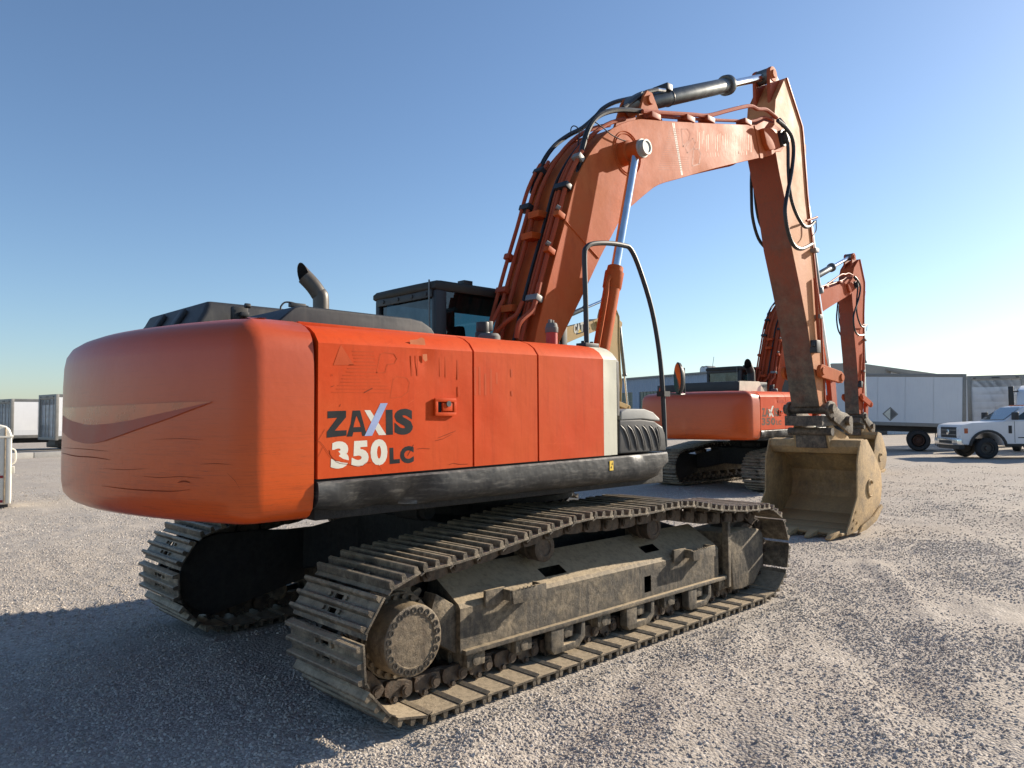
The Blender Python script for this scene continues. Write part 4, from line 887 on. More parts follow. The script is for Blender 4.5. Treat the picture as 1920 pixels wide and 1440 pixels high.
    for s in (-1, 1):
        MB().prism(ck, s*.085, s*.135).build('head_cheek', v['pipe'], arm, .008, 1, TA)
        MB().steps((hx, s*.12, hz), (hx, s*.165, hz), [(0, .105), (.5, .105), (.52, .06), (1, .055)], 28).build('head_pin', bp, arm, mtx=TA)
    # front flange strip and pipes along the arm's front edge
    fr = [(p[0]+.012, p[1]) for p in A2[::-1]]; MB().prism([(p[0]-.014, p[1]) for p in fr]+[(p[0]+.012, p[1]) for p in fr[::-1]], -aw-.02, aw+.02).build('front_flange', v['pipe'], arm, mtx=TA)
    # bucket ram in front of the arm
    bt = np.array(A2[-2])+np.array([.30, -.25]); l1 = np.array(hq(1578, 707, -.2))
    cylinder(root, 'bucket_ram', tr(TA, bt), tr(TA, l1), .075, .045, ('steel', 'steel'), .62, 0.)
    MB().prism([(bt[0]-.36, bt[1]+.25), (bt[0]+.04, bt[1]+.08), (bt[0]+.04, bt[1]-.08), (bt[0]-.3, bt[1]-.3)], -.13, .13).build('ram_bracket', bp, arm, .01, 1, TA)
    if det:
        MB().tube([hp(1528, 522, -.25), hp(1533, 600, -.25), hp(1536, 640, -.25)], .026, 8, 3).build('arm_pipe', 'pipe', arm, mtx=TA)
        for u, vv in ((1527, 470), (1535, 594)): c = hp(u, vv, -.25); MB().box((c[0]-.06, -.30, c[2]-.03), (c[0]+.05, -.2, c[2]+.03)).build('pipe_clamp', 'frame', arm, .006, mtx=TA)
        c = hp(1531, 648, -.27); MB().box((c[0]-.08, -.31, c[2]-.11), (c[0]+.06, -.20, c[2]+.08)).box((c[0]-.12, -.29, c[2]-.02), (c[0]+.1, -.24, c[2]+.03)).build('hose_block', 'black', arm, .012, mtx=TA)
        def hose(pxs, y, r=.024): return MB().tube([hp(a, c, y) for a, c in pxs], r, 8, 4)
        hose([(1458, 226), (1472, 238), (1484, 256), (1488, 282), (1484, 324), (1475, 370), (1472, 397), (1476, 428), (1486, 457), (1501, 467), (1522, 458)], -.44, .027).build('hose', 'rubber', arm, mtx=TA)
        hose([(1470, 245), (1477, 270), (1478, 320), (1482, 366), (1492, 399), (1507, 424), (1519, 424), (1527, 416)], -.40, .024).build('hose', 'rubber', arm, mtx=TA)
        hose([(1412, 290), (1409, 330), (1409, 366), (1411, 407), (1422, 447), (1440, 470)], .32, .024).build('hose', 'rubber', arm, mtx=TA)
        hose([(1418, 300), (1415, 355), (1421, 407), (1434, 440)], .30, .02).build('hose', 'rubber', arm, mtx=TA)
        hose([(1420, 300), (1420, 350), (1427, 407), (1440, 445)], .27, .016).build('hose', 'rubber', arm, mtx=TA)
        hose([(1512, 414), (1524, 410), (1532, 407)], -.3, .018).build('arm_pipe', 'pipe', arm, mtx=TA)
        hose([(1530, 412), (1530, 432), (1524, 442)], -.3, .008).build('hose', 'rubber', arm, mtx=TA)
        # pipes up the back of the boom
        Lb = UPD[9]
        for y, d, r, s0, s1 in ((-.245, .055, .023, .75, 2.62), (-.165, .045, .023, .5, 3.6), (-.125, .05, .014, .6, 2.9), (.12, .05, .024, .5, 3.7), (.195, .075, .020, .5, 2.6), (.265, .10, .020, .5, 2.55)):
            MB().tube(along(s0, s1, y, d), r, 8, 2).build('hydraulic_pipe', 'pipe', bo, mtx=TB)
        MB().tube(along(.5, 3.2, -.03, .014, 16), .017, 8, 2).build('hose', 'rubber', bo, mtx=TB)
        # front near pipe that bends off to the deck
        MB().tube([hp(968, 634, -.22), hp(972, 610, -.24), hp(980, 598, -.25), hp(997, 583, -.26), hp(1004, 565, -.26), hp(1012, 530, -.26)], .026, 8, 4).build('hydraulic_pipe', 'pipe', bo, mtx=TB)
        MB().tube([hp(925, 628, .1), hp(950, 603, -.05), hp(968, 590, -.1), hp(980, 565, -.13)], .022, 8, 4).build('hydraulic_pipe', 'pipe', bo, mtx=TB)
        MB().tube([hp(912, 625, .15), hp(930, 590, .13), hp(945, 560, .12)], .022, 8, 4).build('hydraulic_pipe', 'pipe', bo, mtx=TB)
        for s, y0, y1, d, m in ((2.15, -.29, -.12, .075, 'black'), (2.0, .16, .30, .10, 'black'), (2.52, -.29, -.19, .07, 'frame'), (.92, -.29, -.14, .07, 'frame'), (1.05, .16, .30, .10, 'pipe'), (1.42, .22, .30, .12, 'pipe'), (2.45, .17, .30, .1, 'black')):
            p, t, nn = upat(s); c = p+nn*d*.75; MB().obox((c[0], (y0+y1)/2, c[1]), (t[0]*.03, 0, t[1]*.03), (0, (y1-y0)/2, 0), (nn[0]*.045, 0, nn[1]*.045)).build('pipe_clamp', m, bo, .008, mtx=TB)
        for s in (1.42, 1.82):
            p, t, nn = upat(s); c = p+nn*.06; MB().obox((c[0], -.262, c[1]), (t[0]*.028, 0, t[1]*.028), (0, .035, 0), (nn[0]*.05, 0, nn[1]*.05)).build('pipe_clamp', bp, bo, .006, mtx=TB)
            MB().cyl((c[0]-.03, -.30, c[1]+.05), (c[0]-.06, -.28, c[1]+.07), .022).build('clamp_bolt', 'frame', bo, mtx=TB)
        for u, vv in ((1012, 405), (1000, 445), (962, 580)):
            q = hp(u, vv, .03); k = MB().box((q[0]-.09, -.04, q[2]-.03), (q[0]-.075, .11, q[2]+.035)).box((q[0]-.08, -.04, q[2]-.03), (q[0]+.07, -.025, q[2]+.035)).box((q[0]-.08, -.03, q[2]-.03), (q[0]+.05, .1, q[2]-.018)); k.build('light_bracket', bp, bo, .003, mtx=TB)
        # hoses over the shoulder of the boom
        hose([(1085, 322), (1088, 299), (1095, 266), (1105, 238), (1120, 219), (1140, 209.5), (1165, 206), (1203, 208.5)], -.235, .029).build('hose', 'rubber', bo, mtx=TB)
        hose([(1085, 322), (1083, 338), (1081, 352)], -.235, .026).build('hose_fitting', 'steel', bo, mtx=TB)
        hose([(997, 362), (1003, 340), (1011, 320), (1021, 299), (1033, 281), (1047, 267), (1069, 252), (1092, 240), (1117, 218), (1130, 204), (1152, 192), (1184, 184)], .265, .026).build('hose', 'rubber', bo, mtx=TB)
        hose([(1168, 202), (1182, 193), (1197, 182), (1212, 173), (1232, 168)], -.10, .026).build('hose', 'rubber', bo, mtx=TB)
        hose([(1232, 168), (1246, 170)], -.1, .024).build('hose_fitting', 'chrome', bo, mtx=TB)
        hose([(1184, 184), (1200, 176), (1216, 172), (1244, 166)], .1, .022).build('hose', 'rubber', bo, mtx=TB)
        c = hp(1247, 167, -.05); MB().box((c[0]-.05, -.12, c[2]-.03), (c[0]+.06, .1, c[2]+.05)).build('ram_port', 'black', ar, .012)
        MB().tube([(lerp(b0T[0], apT[0], .2)+.101*math.cos(t)*-.35, .101*math.sin(t), lerp(b0T[1], apT[1], .2)+.101*math.cos(t)*.93) for t in np.linspace(0, 2*math.pi, 24)], .006, 6, 0).build('cable_tie', 'rubber', ar)
        hose([(1070, 250), (1071, 240), (1076, 236), (1083, 240), (1086, 252), (1084, 270), (1080, 290)], -.02, .006).build('wire', 'rubber', bo, mtx=TB)
        hose([(1116, 229), (1130, 239), (1147, 253), (1165, 262), (1178, 266), (1187, 274)], -.33, .006).build('wire', 'rubber', bo, mtx=TB)
        # pipe along the top of the boom
        hose([(1204, 209), (1250, 212), (1300, 215), (1328, 216.5), (1366, 207), (1398, 199.5), (1410, 199.5), (1420, 204.5), (1434, 205), (1444, 211), (1456, 221)], -.27, .026).build('hydraulic_pipe', 'pipe', bo, mtx=TB)
        hose([(1210, 216), (1300, 223), (1390, 227), (1413, 227), (1432, 220), (1448, 225)], -.22, .02).build('hydraulic_pipe', 'pipe', bo, mtx=TB)
        for u, vv in ((1222, 218), (1325, 224), (1395, 229), (1287, 223)):
            c = hp(u, vv, -.24); MB().box((c[0]-.09, -.31, c[2]-.045), (c[0]+.08, -.17, c[2]+.02)).build('pipe_clamp', 'pipe', bo, .008, mtx=TB)
        c = hp(1460, 224, -.33); MB().tube([c, hp(1470, 236, -.40)], .034, 8, 0).build('hose_fitting', 'black', bo, mtx=TB)
        if v.get('text') == 'main': boom_marks(bo)
    if v.get('cat'):
        q = [tr(TB, p) for p in ((3.55, 4.95), (4.25, 5.16), (4.32, 5.26), (4.1, 5.42), (3.75, 5.42), (3.5, 5.36))]
        b = MB(); flat(b, [(p[0], -.303, p[1]) for p in q]); b.build('logo_panel', 'letter', bo)
        b = MB(); fx = lambda a, c: (lerp(3.42, 3.98, a/100.), -.306, lerp(4.97, 5.36, c/100.)+a*.0015)
        for k, ch in enumerate('CAT'): letters(b, ch, [(k*33, 0), (k*33+30, 0), (k*33, 100), (k*33+30, 100)], fx, .06)
        b.build('lettering', 'letterw', bo); b = MB(); flat(b, [(fx(40, 0)[0], -.3075, fx(40, 0)[2]), (fx(75, 0)[0], -.3075, fx(75, 0)[2]), (fx(57, 40)[0], -.3075, fx(57, 40)[2])]); b.build('logo_triangle', 'yellowsticker', bo)
    bucket_assembly(root, v, TA)

def boom_marks(bo):
    """leftovers of a stripped decal on the boom side and the two thin white strips"""
    S = 4.966; fn = lambda a, c: hp(1160+a/S, 110+c/S, -.3006)
    b = MB()
    for k in range(20):
        y = 650+k*20; x0 = 480-k*6; x1 = 565+(k > 12)*90; b.add([fn(x0, y), fn(x1, y+4), fn(x1, y+10), fn(x0, y+6)], [(0, 1, 2, 3)])
    def outline(P, w=12):
        for i in range(len(P)-1):
            (x0, y0), (x1, y1) = P[i], P[i+1]; L = math.hypot(x1-x0, y1-y0); nx, ny = -(y1-y0)/L*w/2, (x1-x0)/L*w/2
            flat(b, [fn(x0+nx, y0+ny), fn(x1+nx, y1+ny), fn(x1-nx, y1-ny), fn(x0-nx, y0-ny)])
    outline([(580, 655), (640, 655), (668, 700), (655, 760), (600, 820), (585, 660)]); outline([(620, 830), (690, 740), (718, 780), (700, 830), (640, 880), (625, 835)]); outline([(685, 1000), (700, 840), (740, 840), (765, 880), (750, 980), (690, 1000)])
    b.build('decal_ghost', 'boomghost', bo)
    w = MB(); rng = random.Random(4)
    for k in range(26):
        x = 730+k*20+rng.uniform(-5, 5); y0 = rng.uniform(660, 720)+k*1.5; y1 = y0+rng.uniform(60, 170); flat(w, [fn(x, y0), fn(x+rng.uniform(5, 11), y0), fn(x+8, y1), fn(x+2, y1)])
    for k in range(16):
        x = 825+k*24; y0 = 880-k*1.5; flat(w, [fn(x, y0), fn(x+5, y0-6), fn(x+9, y0+34), fn(x+4, y0+40)])
    w.build('decal_ghost', 'boomghost2', bo)
    s = MB()
    for d in (0, 13): flat(s, [fn(498+d, 598), fn(505+d, 598), fn(590+d*.6, 1085), fn(583+d*.6, 1085)])
    s.build('tape_strip', 'letterw', bo)
MAT['boomghost'] = plain('boom_decal_ghost', (.36, .078, .026), .62, spec=.14)
MAT['boomghost2'] = plain('boom_decal_scrape', (.48, .165, .075), .55, spec=.14)

def bucket_assembly(root, v, TA):
    L = root
    E = poly([(1614, 826), (1626, 824), (1640, 852), (1652, 884), (1654, 910), (1652, 938), (1640, 970), (1620, 988), (1604, 998), (1588, 1006)], -.72)
    ox = [(1608, 865), (1608, 932), (1598, 968), (1588, 1000)]; O = poly(ox, -.72)
    E = [(x, max(z, .035)) for x, z in E]; O = [(x, max(z, .06)) for x, z in O]
    side = E+O[::-1]
    bk = MB()
    for s in (-1, 1): bk.prism(side, s*.72, s*.695)
    th = .028
    for i in range(1, len(E)-1):                                  # shell between the side plates
        (xa, za), (xb, zb_) = E[i], E[i+1]; t = np.array([xb-xa, zb_-za]); t /= np.linalg.norm(t); nn = np.array([t[1], -t[0]])*-th
        if np.dot(nn, np.array([6.6, .7])-np.array([xa, za])) < 0: nn = -nn
        xi, zi, xj, zj = xa+nn[0], za+nn[1], xb+nn[0], zb_+nn[1]
        bk.add([(xa, -.70, za), (xb, -.70, zb_), (xb, .70, zb_), (xa, .70, za), (xi, -.70, zi), (xj, -.70, zj), (xj, .70, zj), (xi, .70, zi)], [(0,1,2,3),(4,7,6,5),(0,4,5,1),(2,6,7,3),(1,5,6,2),(3,7,4,0)])
    (tx, tz) = E[0]; tub = [(tx-.02, tz-.10), (tx+.02, tz-.0), (tx+.16, tz+.02), (tx+.30, tz-.10), (tx+.2, tz-.22), (tx+.06, tz-.2)]
    bk.prism(tub, -.70, .70)
    bo = bk.build('bucket', v.get('bucketm', 'bucket'), root, .008, 2, TA)
    # wear pad and lip edge, teeth
    (lx, lz) = E[-1]
    MB().box((lx-.12, -.70, .035), (lx+.3, .70, .075)).build('cutting_edge', 'bucket', bo, .01, 1, TA)
    for k in range(5):
        y = -.60+k*.30
        MB().loft([[(lx-.10, y-.065, .03), (lx-.10, y+.065, .03), (lx-.10, y+.065, .105), (lx-.10, y-.065, .105)], [(lx-.24, y-.05, .012), (lx-.24, y+.05, .012), (lx-.24, y+.05, .075), (lx-.24, y-.05, .075)], [(lx-.36, y-.035, .0), (lx-.36, y+.035, .0), (lx-.36, y+.035, .022), (lx-.36, y-.035, .022)]]).build('tooth', 'bucket', bo, .008, 2, TA)
    c = hq(1631, 915, -.72); MB().tube([(c[0]+.10*math.cos(t), -.725, c[1]+.12*math.sin(t)) for t in np.linspace(.6, 5.2, 14)], .018, 6, 0).build('lifting_ring', 'bucket', bo, mtx=TA)
    sw = poly([(1614, 984), (1634, 968), (1650, 945), (1652, 950), (1640, 976), (1622, 992), (1606, 1000)], -.72); MB().prism(sw, -.72, -.755).build('heel_shroud', 'bucket', bo, .012, 2, TA)
    rv = MB()
    for u, vv in ((1601, 975), (1605, 960), (1599, 990), (1607, 980)): c = hq(u, vv, -.72); rv.cyl((c[0], -.72, c[1]), (c[0], -.732, c[1]), .018, n=8)
    rv.build('rivet', 'bucket', bo, mtx=TA)
    S = 7.2; Z = lambda pts, y: poly([(1480+a/S, 660+c/S) for a, c in pts], y)
    ear = Z([(545, 960), (600, 1025), (690, 1080), (775, 1140), (795, 1195), (640, 1260), (530, 1300), (510, 1180), (495, 1080), (510, 985)], -.25)
    cpl = Z([(480, 675), (510, 660), (555, 680), (590, 740), (640, 800), (720, 825), (770, 870), (805, 930), (805, 1060), (795, 1115), (740, 1085), (640, 1000), (550, 930), (480, 860), (455, 760)], -.27)
    for s in (-1, 1):
        MB().prism(ear, s*.235, s*.275).build('bucket_ear', 'bucket', bo, .01, 2, TA)
        MB().prism(cpl, s*.29, s*.335).build('coupler_plate', 'coupler', bo, .01, 2, TA)
    cc = MB()
    for a, c, r, y1 in ((535, 765, .075, .39), (745, 930, .075, .40), (565, 905, .035, .36), (548, 1075, .06, .34)):
        p = Z([(a, c)], -.3)[0]
        cc.cyl((p[0], -y1, p[1]), (p[0], y1, p[1]), r, n=18)
    p = Z([(560, 905)], -.3)[0]; cc.box((p[0]-.28, -.29, p[1]-.10), (p[0]+.25, .29, p[1]+.05))
    cc.build('coupler', 'coupler', bo, mtx=TA)
    e0 = Z([(500, 1150)], -.25)[0]; MB().prism(Z([(500, 1120), (640, 1130), (760, 1150), (790, 1200), (560, 1300), (510, 1300)], -.25), -.235, .235).build('hinge_block', 'coupler', bo, .015, 2, TA)
    # links between arm and coupler
    la, lb = Z([(448, 258)], -.3)[0], Z([(700, 342)], -.3)[0]; lc = Z([(745, 900)], -.3)[0]
    def bar(a, b, r, y0, y1, m, name):
        a, b = np.array(a), np.array(b); d = (b-a)/np.linalg.norm(b-a); nn = np.array([-d[1], d[0]])
        P = [tuple(a+nn*r*math.cos(t)-d*r*math.sin(t)) for t in np.linspace(0, math.pi, 9)]+[tuple(b-nn*r*math.cos(t)*.9+d*r*math.sin(t)*.9) for t in np.linspace(0, math.pi, 9)]
        k = MB().prism(P, y0, y1); k.cyl((a[0], y0-.02, a[1]), (a[0], y1+.02, a[1]), r*.6).cyl((b[0], y0-.02, b[1]), (b[0], y1+.02, b[1]), r*.6)
        return k.build(name, m, bo, .006, 1, TA)
    for s in (-1, 1): bar(la, lb, .10, *sorted((s*.25, s*.31)), v['boom'], 'guide_link')
    for s in (-1, 1): bar(lb, lc, .10, *sorted((s*.10, s*.17)), 'pipe' if v['pipe'] == 'pipe' else v['pipe'], 'bucket_link')
    k = np.array(lb)*.5+np.array(lc)*.5; MB().box((k[0]-.05, -.12, k[1]-.25), (k[0]+.05, .12, k[1]+.05)).build('link_web', v['pipe'], bo, .02, 2, TA)

def excavator(label, loc, rz, v, group=None):
    root = thing('excavator', label, 'excavator', loc, rz, group)
    undercarriage(root, v.get('links', True)); house(root, v); front(root, v)
    return root
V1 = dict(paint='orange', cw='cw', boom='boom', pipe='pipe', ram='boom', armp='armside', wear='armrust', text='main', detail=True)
ex1 = excavator('large faded orange excavator with white stripe and dusty tracks parked on open gravel', (XC, 0, 0), 0., V1)
def swooshes():
    b1 = [(113, 775), (114, 764), (147, 764), (190, 761), (225, 760), (270, 757.5), (319, 755), (360, 753.5), (395, 753)]
    b2 = [(113, 776), (130, 788), (162, 797), (185, 796), (209, 794), (250, 787), (287, 778), (320, 771), (350, 764), (375, 758), (395, 754)]
    b3 = [(113, 806), (131, 824), (159, 832), (175, 831), (194, 827), (225, 816), (256, 805), (290, 793), (319, 783), (355, 769), (395, 754.5)]
    def band(top, bot, name, m, off):
        b = MB(); xs = np.linspace(117, 395, 30); f = lambda P, x: np.interp(x, [p[0] for p in P], [p[1] for p in P])
        rows = [[cw_hit(x, lerp(f(top, x), f(bot, x), k/3), off) for k in range(4)] for x in xs]
        b.loft(rows, False, False); b.build(name, m, [o for o in ex1.children if o.name.startswith('counterweight')][0])
    cwo = [o for o in ex1.children if o.name.startswith('counterweight')][0]
    def gouge(P, w, m='scratchm'):
        P = [tuple(q) for q in catmull([np.array((100+a/3.2, 480+c/3.2)) for a, c in P], 4)]; b = MB(); L = len(P)
        rows = []
        for i, (x, y) in enumerate(P):
            k = w*(.25+.75*math.sin(math.pi*i/(L-1)))/2; rows.append([cw_hit(x, y-k, .003), cw_hit(x, y+k, .003)])
        b.loft(rows, False, False); b.build('scratch', m, cwo)
    for P, w in (([(45, 1180), (130, 1200), (240, 1208), (340, 1224)], 1.8), ([(290, 1380), (480, 1402), (700, 1412), (820, 1402)], 1.6), ([(60, 1150), (200, 1160), (330, 1172)], 1.), ([(410, 1200), (413, 1230), (418, 1262)], 1.6), ([(484, 1118), (488, 1156)], 2.), ([(228, 1290), (230, 1325)], 1.8), ([(455, 1290), (457, 1330)], 1.8),
                 ([(520, 1320), (640, 1330), (760, 1324), (900, 1335)], 1.), ([(745, 1360), (780, 1352), (820, 1360)], 3.), ([(300, 1275), (420, 1282), (560, 1276)], .9), ([(880, 1250), (980, 1246), (1080, 1254)], .9), ([(1040, 1300), (1090, 1350), (1120, 1400)], 1.), ([(600, 1100), (760, 1096), (900, 1104)], .8)):
        gouge(P, w)
    band(b1, b2, 'swoosh_decal', 'swoosh1', .005); band(b2, b3, 'swoosh_decal', 'swoosh2', .006)
swooshes()

# ------------------------------------------------------------------ other machines
MAT['boom2'] = paint('red_faded_boom_paint', (.42, .072, .022), (.46, .12, .055), (.26, .045, .018), rough=.66, dirtamt=.5, coat=0, spec=.1)
ex2 = excavator('orange excavator with black engine hood and tall dark exhaust behind the dusty bucket', (13.37, 4.46, 0), math.radians(-1.7),
                dict(paint='orange', cw='cw', boom='boom2', pipe='pipe', ram='boom2', armp='boom2', wear='armrust', text='other', hood='other', stripe=True, detail=True, boomrot=math.radians(-1.0), armrot=math.radians(15)))
_t = wd(1136, 606, 31.); _rz = math.radians(-4); _l = Matrix.Rotation(_rz, 3, 'Z') @ Vector((5.27, -.3, 0))
ex3 = excavator('yellow excavator with black logo panel on its boom behind the orange machine', (_t[0]-_l.x, _t[1]-_l.y, _t[2]-5.59), _rz,
                dict(paint='yellow', cw='yellow', boom='yellow', pipe='yellow', ram='yellow', armp='yellow', wear='yellow', stripe=False, links=False, cat=True, armrot=math.radians(8)))
ex3.location.z = 0.

def wheel(parent, c, r, w, rim, out=1, hubm='rim'):
    t = MB().steps((c[0], c[1]-w/2, c[2]), (c[0], c[1]+w/2, c[2]), [(0, r*.62), (0, r*.86), (.06, r*.95), (.15, r), (.85, r), (.94, r*.95), (1, r*.86), (1, r*.62), (.5, r*.6)], 36).build('wheel', 'tyre', parent)
    y = c[1]+out*w*.32
    MB().steps((c[0], c[1]-out*w*.3, c[2]), (c[0], y+out*.02, c[2]), [(0, rim), (.8, rim), (1, rim*.98), (1, rim*.86), (.62, rim*.72), (.62, rim*.36), (.98, rim*.32), (1, rim*.2), (1, 0)], 28).build('rim', hubm, t)
    return t
MAT['rustseam'] = plain('rusty_cream', (.42, .32, .20), .6, var=.5, scale=12); 
MAT['rim'] = plain('dark_rim', (.06, .055, .05), .5, .4); MAT['rustrim'] = plain('rusty_rim', (.07, .03, .018), .7, .1)

def pickup(loc, rz):
    P = thing('pickup_truck', 'white crew pickup truck with black wheel flares parked beside the box trucks', 'truck', loc, rz)
    arch = [(.60*math.cos(t), .42+.60*math.sin(t)) for t in np.linspace(math.radians(8), math.radians(172), 13)]
    prof = [(.94, .56), (.98, .62), (.985, 1.19), (.93, 1.31), (.55, 1.385), (-.62, 1.45), (-3.25, 1.47), (-3.27, .60), (-.62, .52)]+arch[::-1]+[(.62, .54)]
    bd = MB().prism(prof, -1.0, 1.0).build('body', 'white', P, .055, 3)
    g0 = [(-.60, 1.43), (-1.42, 2.00), (-1.75, 2.06), (-3.05, 2.05), (-3.22, 1.95), (-3.25, 1.43)]
    MB().loft([[(x, -.93+.16*max(0, z-1.43)/.6, z) for x, z in g0], [(x, .93-.16*max(0, z-1.43)/.6, z) for x, z in g0]]).build('cab', 'white', P, .05, 3)
    ys = lambda z: .93-.16*(z-1.43)/.6+.004
    for s in (-1, 1):
        for k, q in enumerate(([(-.98, 1.50), (-1.62, 1.93), (-2.12, 1.95), (-2.12, 1.50)], [(-2.22, 1.50), (-2.22, 1.95), (-2.98, 1.93), (-3.06, 1.50)])):
            b = MB(); flat(b, [(x, s*ys(z), z) for x, z in q]); b.build('side_window', 'carglass', P)
        mm = MB().box((-1.02, min(s*.98, s*1.28), 1.50), (-.88, max(s*.98, s*1.28), 1.80)).build('mirror', 'black', P, .04, 3)
        MB().box((-1.025, min(s*1.08, s*1.2), 1.52), (-1.02, max(s*1.08, s*1.2), 1.62)).build('mirror_glass', 'mirror', mm)
        MB().prism([(a*1.02, (b-.42)*1.02+.42) for a, b in arch]+[(a*1.19, (b-.42)*1.17+.42) for a, b in arch[::-1]], s*.95, s*1.045).build('wheel_flare', 'black', P, .012)
        hl = MB().box((.80, min(s*.66, s*.985), .84), (1.0, max(s*.66, s*.985), 1.20)).build('headlight', 'lamp', P, .02)
        MB().box((.72, min(s*.9, s*1.006), .98), (.86, max(s*.9, s*1.006), 1.18)).build('turn_signal', 'amber', hl, .01)
        MB().box((-3.2, min(s*.9, s*1.02), .48), (-.66, max(s*.9, s*1.02), .58)).build('running_board', 'black', P, .015)
        for x in (-1.95, -3.0): MB().box((x-.10, min(s*.99, s*1.03), 1.22), (x+.10, max(s*.99, s*1.03), 1.27)).build('door_handle', 'black', P, .01)
        MB().box((-2.17, min(s*.995, s*1.0035), .62), (-2.155, max(s*.995, s*1.0035), 1.44)).build('door_gap', 'black', P)
        MB().box((-.99, min(s*.995, s*1.0035), .62), (-.975, max(s*.995, s*1.0035), 1.44)).build('door_gap', 'black', P)
        MB().box((-.88, min(s*.99, s*1.02), .98), (-.76, max(s*.99, s*1.02), 1.28)).build('fender_vent', 'black', P, .01)
        MB().box((-1.55, min(s*.99, s*1.005), .80), (-1.10, max(s*.99, s*1.005), .835)).build('badge', 'letter', P)
    b = MB(); flat(b, [(-.70, -.83, 1.49), (-.70, .83, 1.49), (-1.385, .72, 1.965), (-1.385, -.72, 1.965)]); b.v = [(x+.022, y, z+.03) for x, y, z in b.v]; b.build('windscreen', 'carglass', P)
    gr = MB().box((.94, -.66, .80), (1.0, .66, 1.22)).build('grille', 'black', P, .02)
    for z in (.92, 1.10): MB().box((1.0, -.64, z-.018), (1.012, .64, z+.018)).build('grille_bar', 'frame', gr)
    MB().steps((1.0, 0, 1.01), (1.03, 0, 1.01), [(0, .12), (.8, .12), (1, .10)], 24).build('emblem', 'chrome', gr)
    bm_ = MB().box((.86, -1.0, .52), (1.12, 1.0, .78)).build('bumper', 'chrome', P, .05, 3)
    MB().box((1.0, -.55, .58), (1.125, .55, .70)).build('bumper_opening', 'black', bm_, .01)
    MB().box((.80, -.9, .36), (1.02, .9, .53)).build('air_dam', 'black', P, .03)
    for y in (-.5, -.25, 0, .25, .5): MB().box((-1.72, y-.05, 2.05), (-1.60, y+.05, 2.085)).build('roof_marker', 'amber', P, .01)
    MB().box((-3.4, -1.0, 1.1), (-3.3, 1.0, 2.25)).box((-3.42, -1.0, 2.1), (-3.0, 1.0, 2.16)).build('headache_rack', 'black', P, .01)
    MB().box((-6.0, -1.1, .95), (-3.35, 1.1, 1.08)).build('flat_bed', 'black', P, .02)
    MB().box((-5.9, -.45, .55), (.8, .45, .75)).build('chassis', 'black', P)
    for s in (-1, 1):
        wheel(P, (0, s*.86, .40), .405, .26, .24, s); wheel(P, (-4.3, s*.80, .40), .405, .50, .24, s)
    return P
_w = wz(1850, 860); _hd = math.radians(130)
_o = Matrix.Rotation(_hd, 3, 'Z') @ Vector((0, .86, 0))
pickup((_w[0]-_o.x, _w[1]-_o.y, 0), _hd)

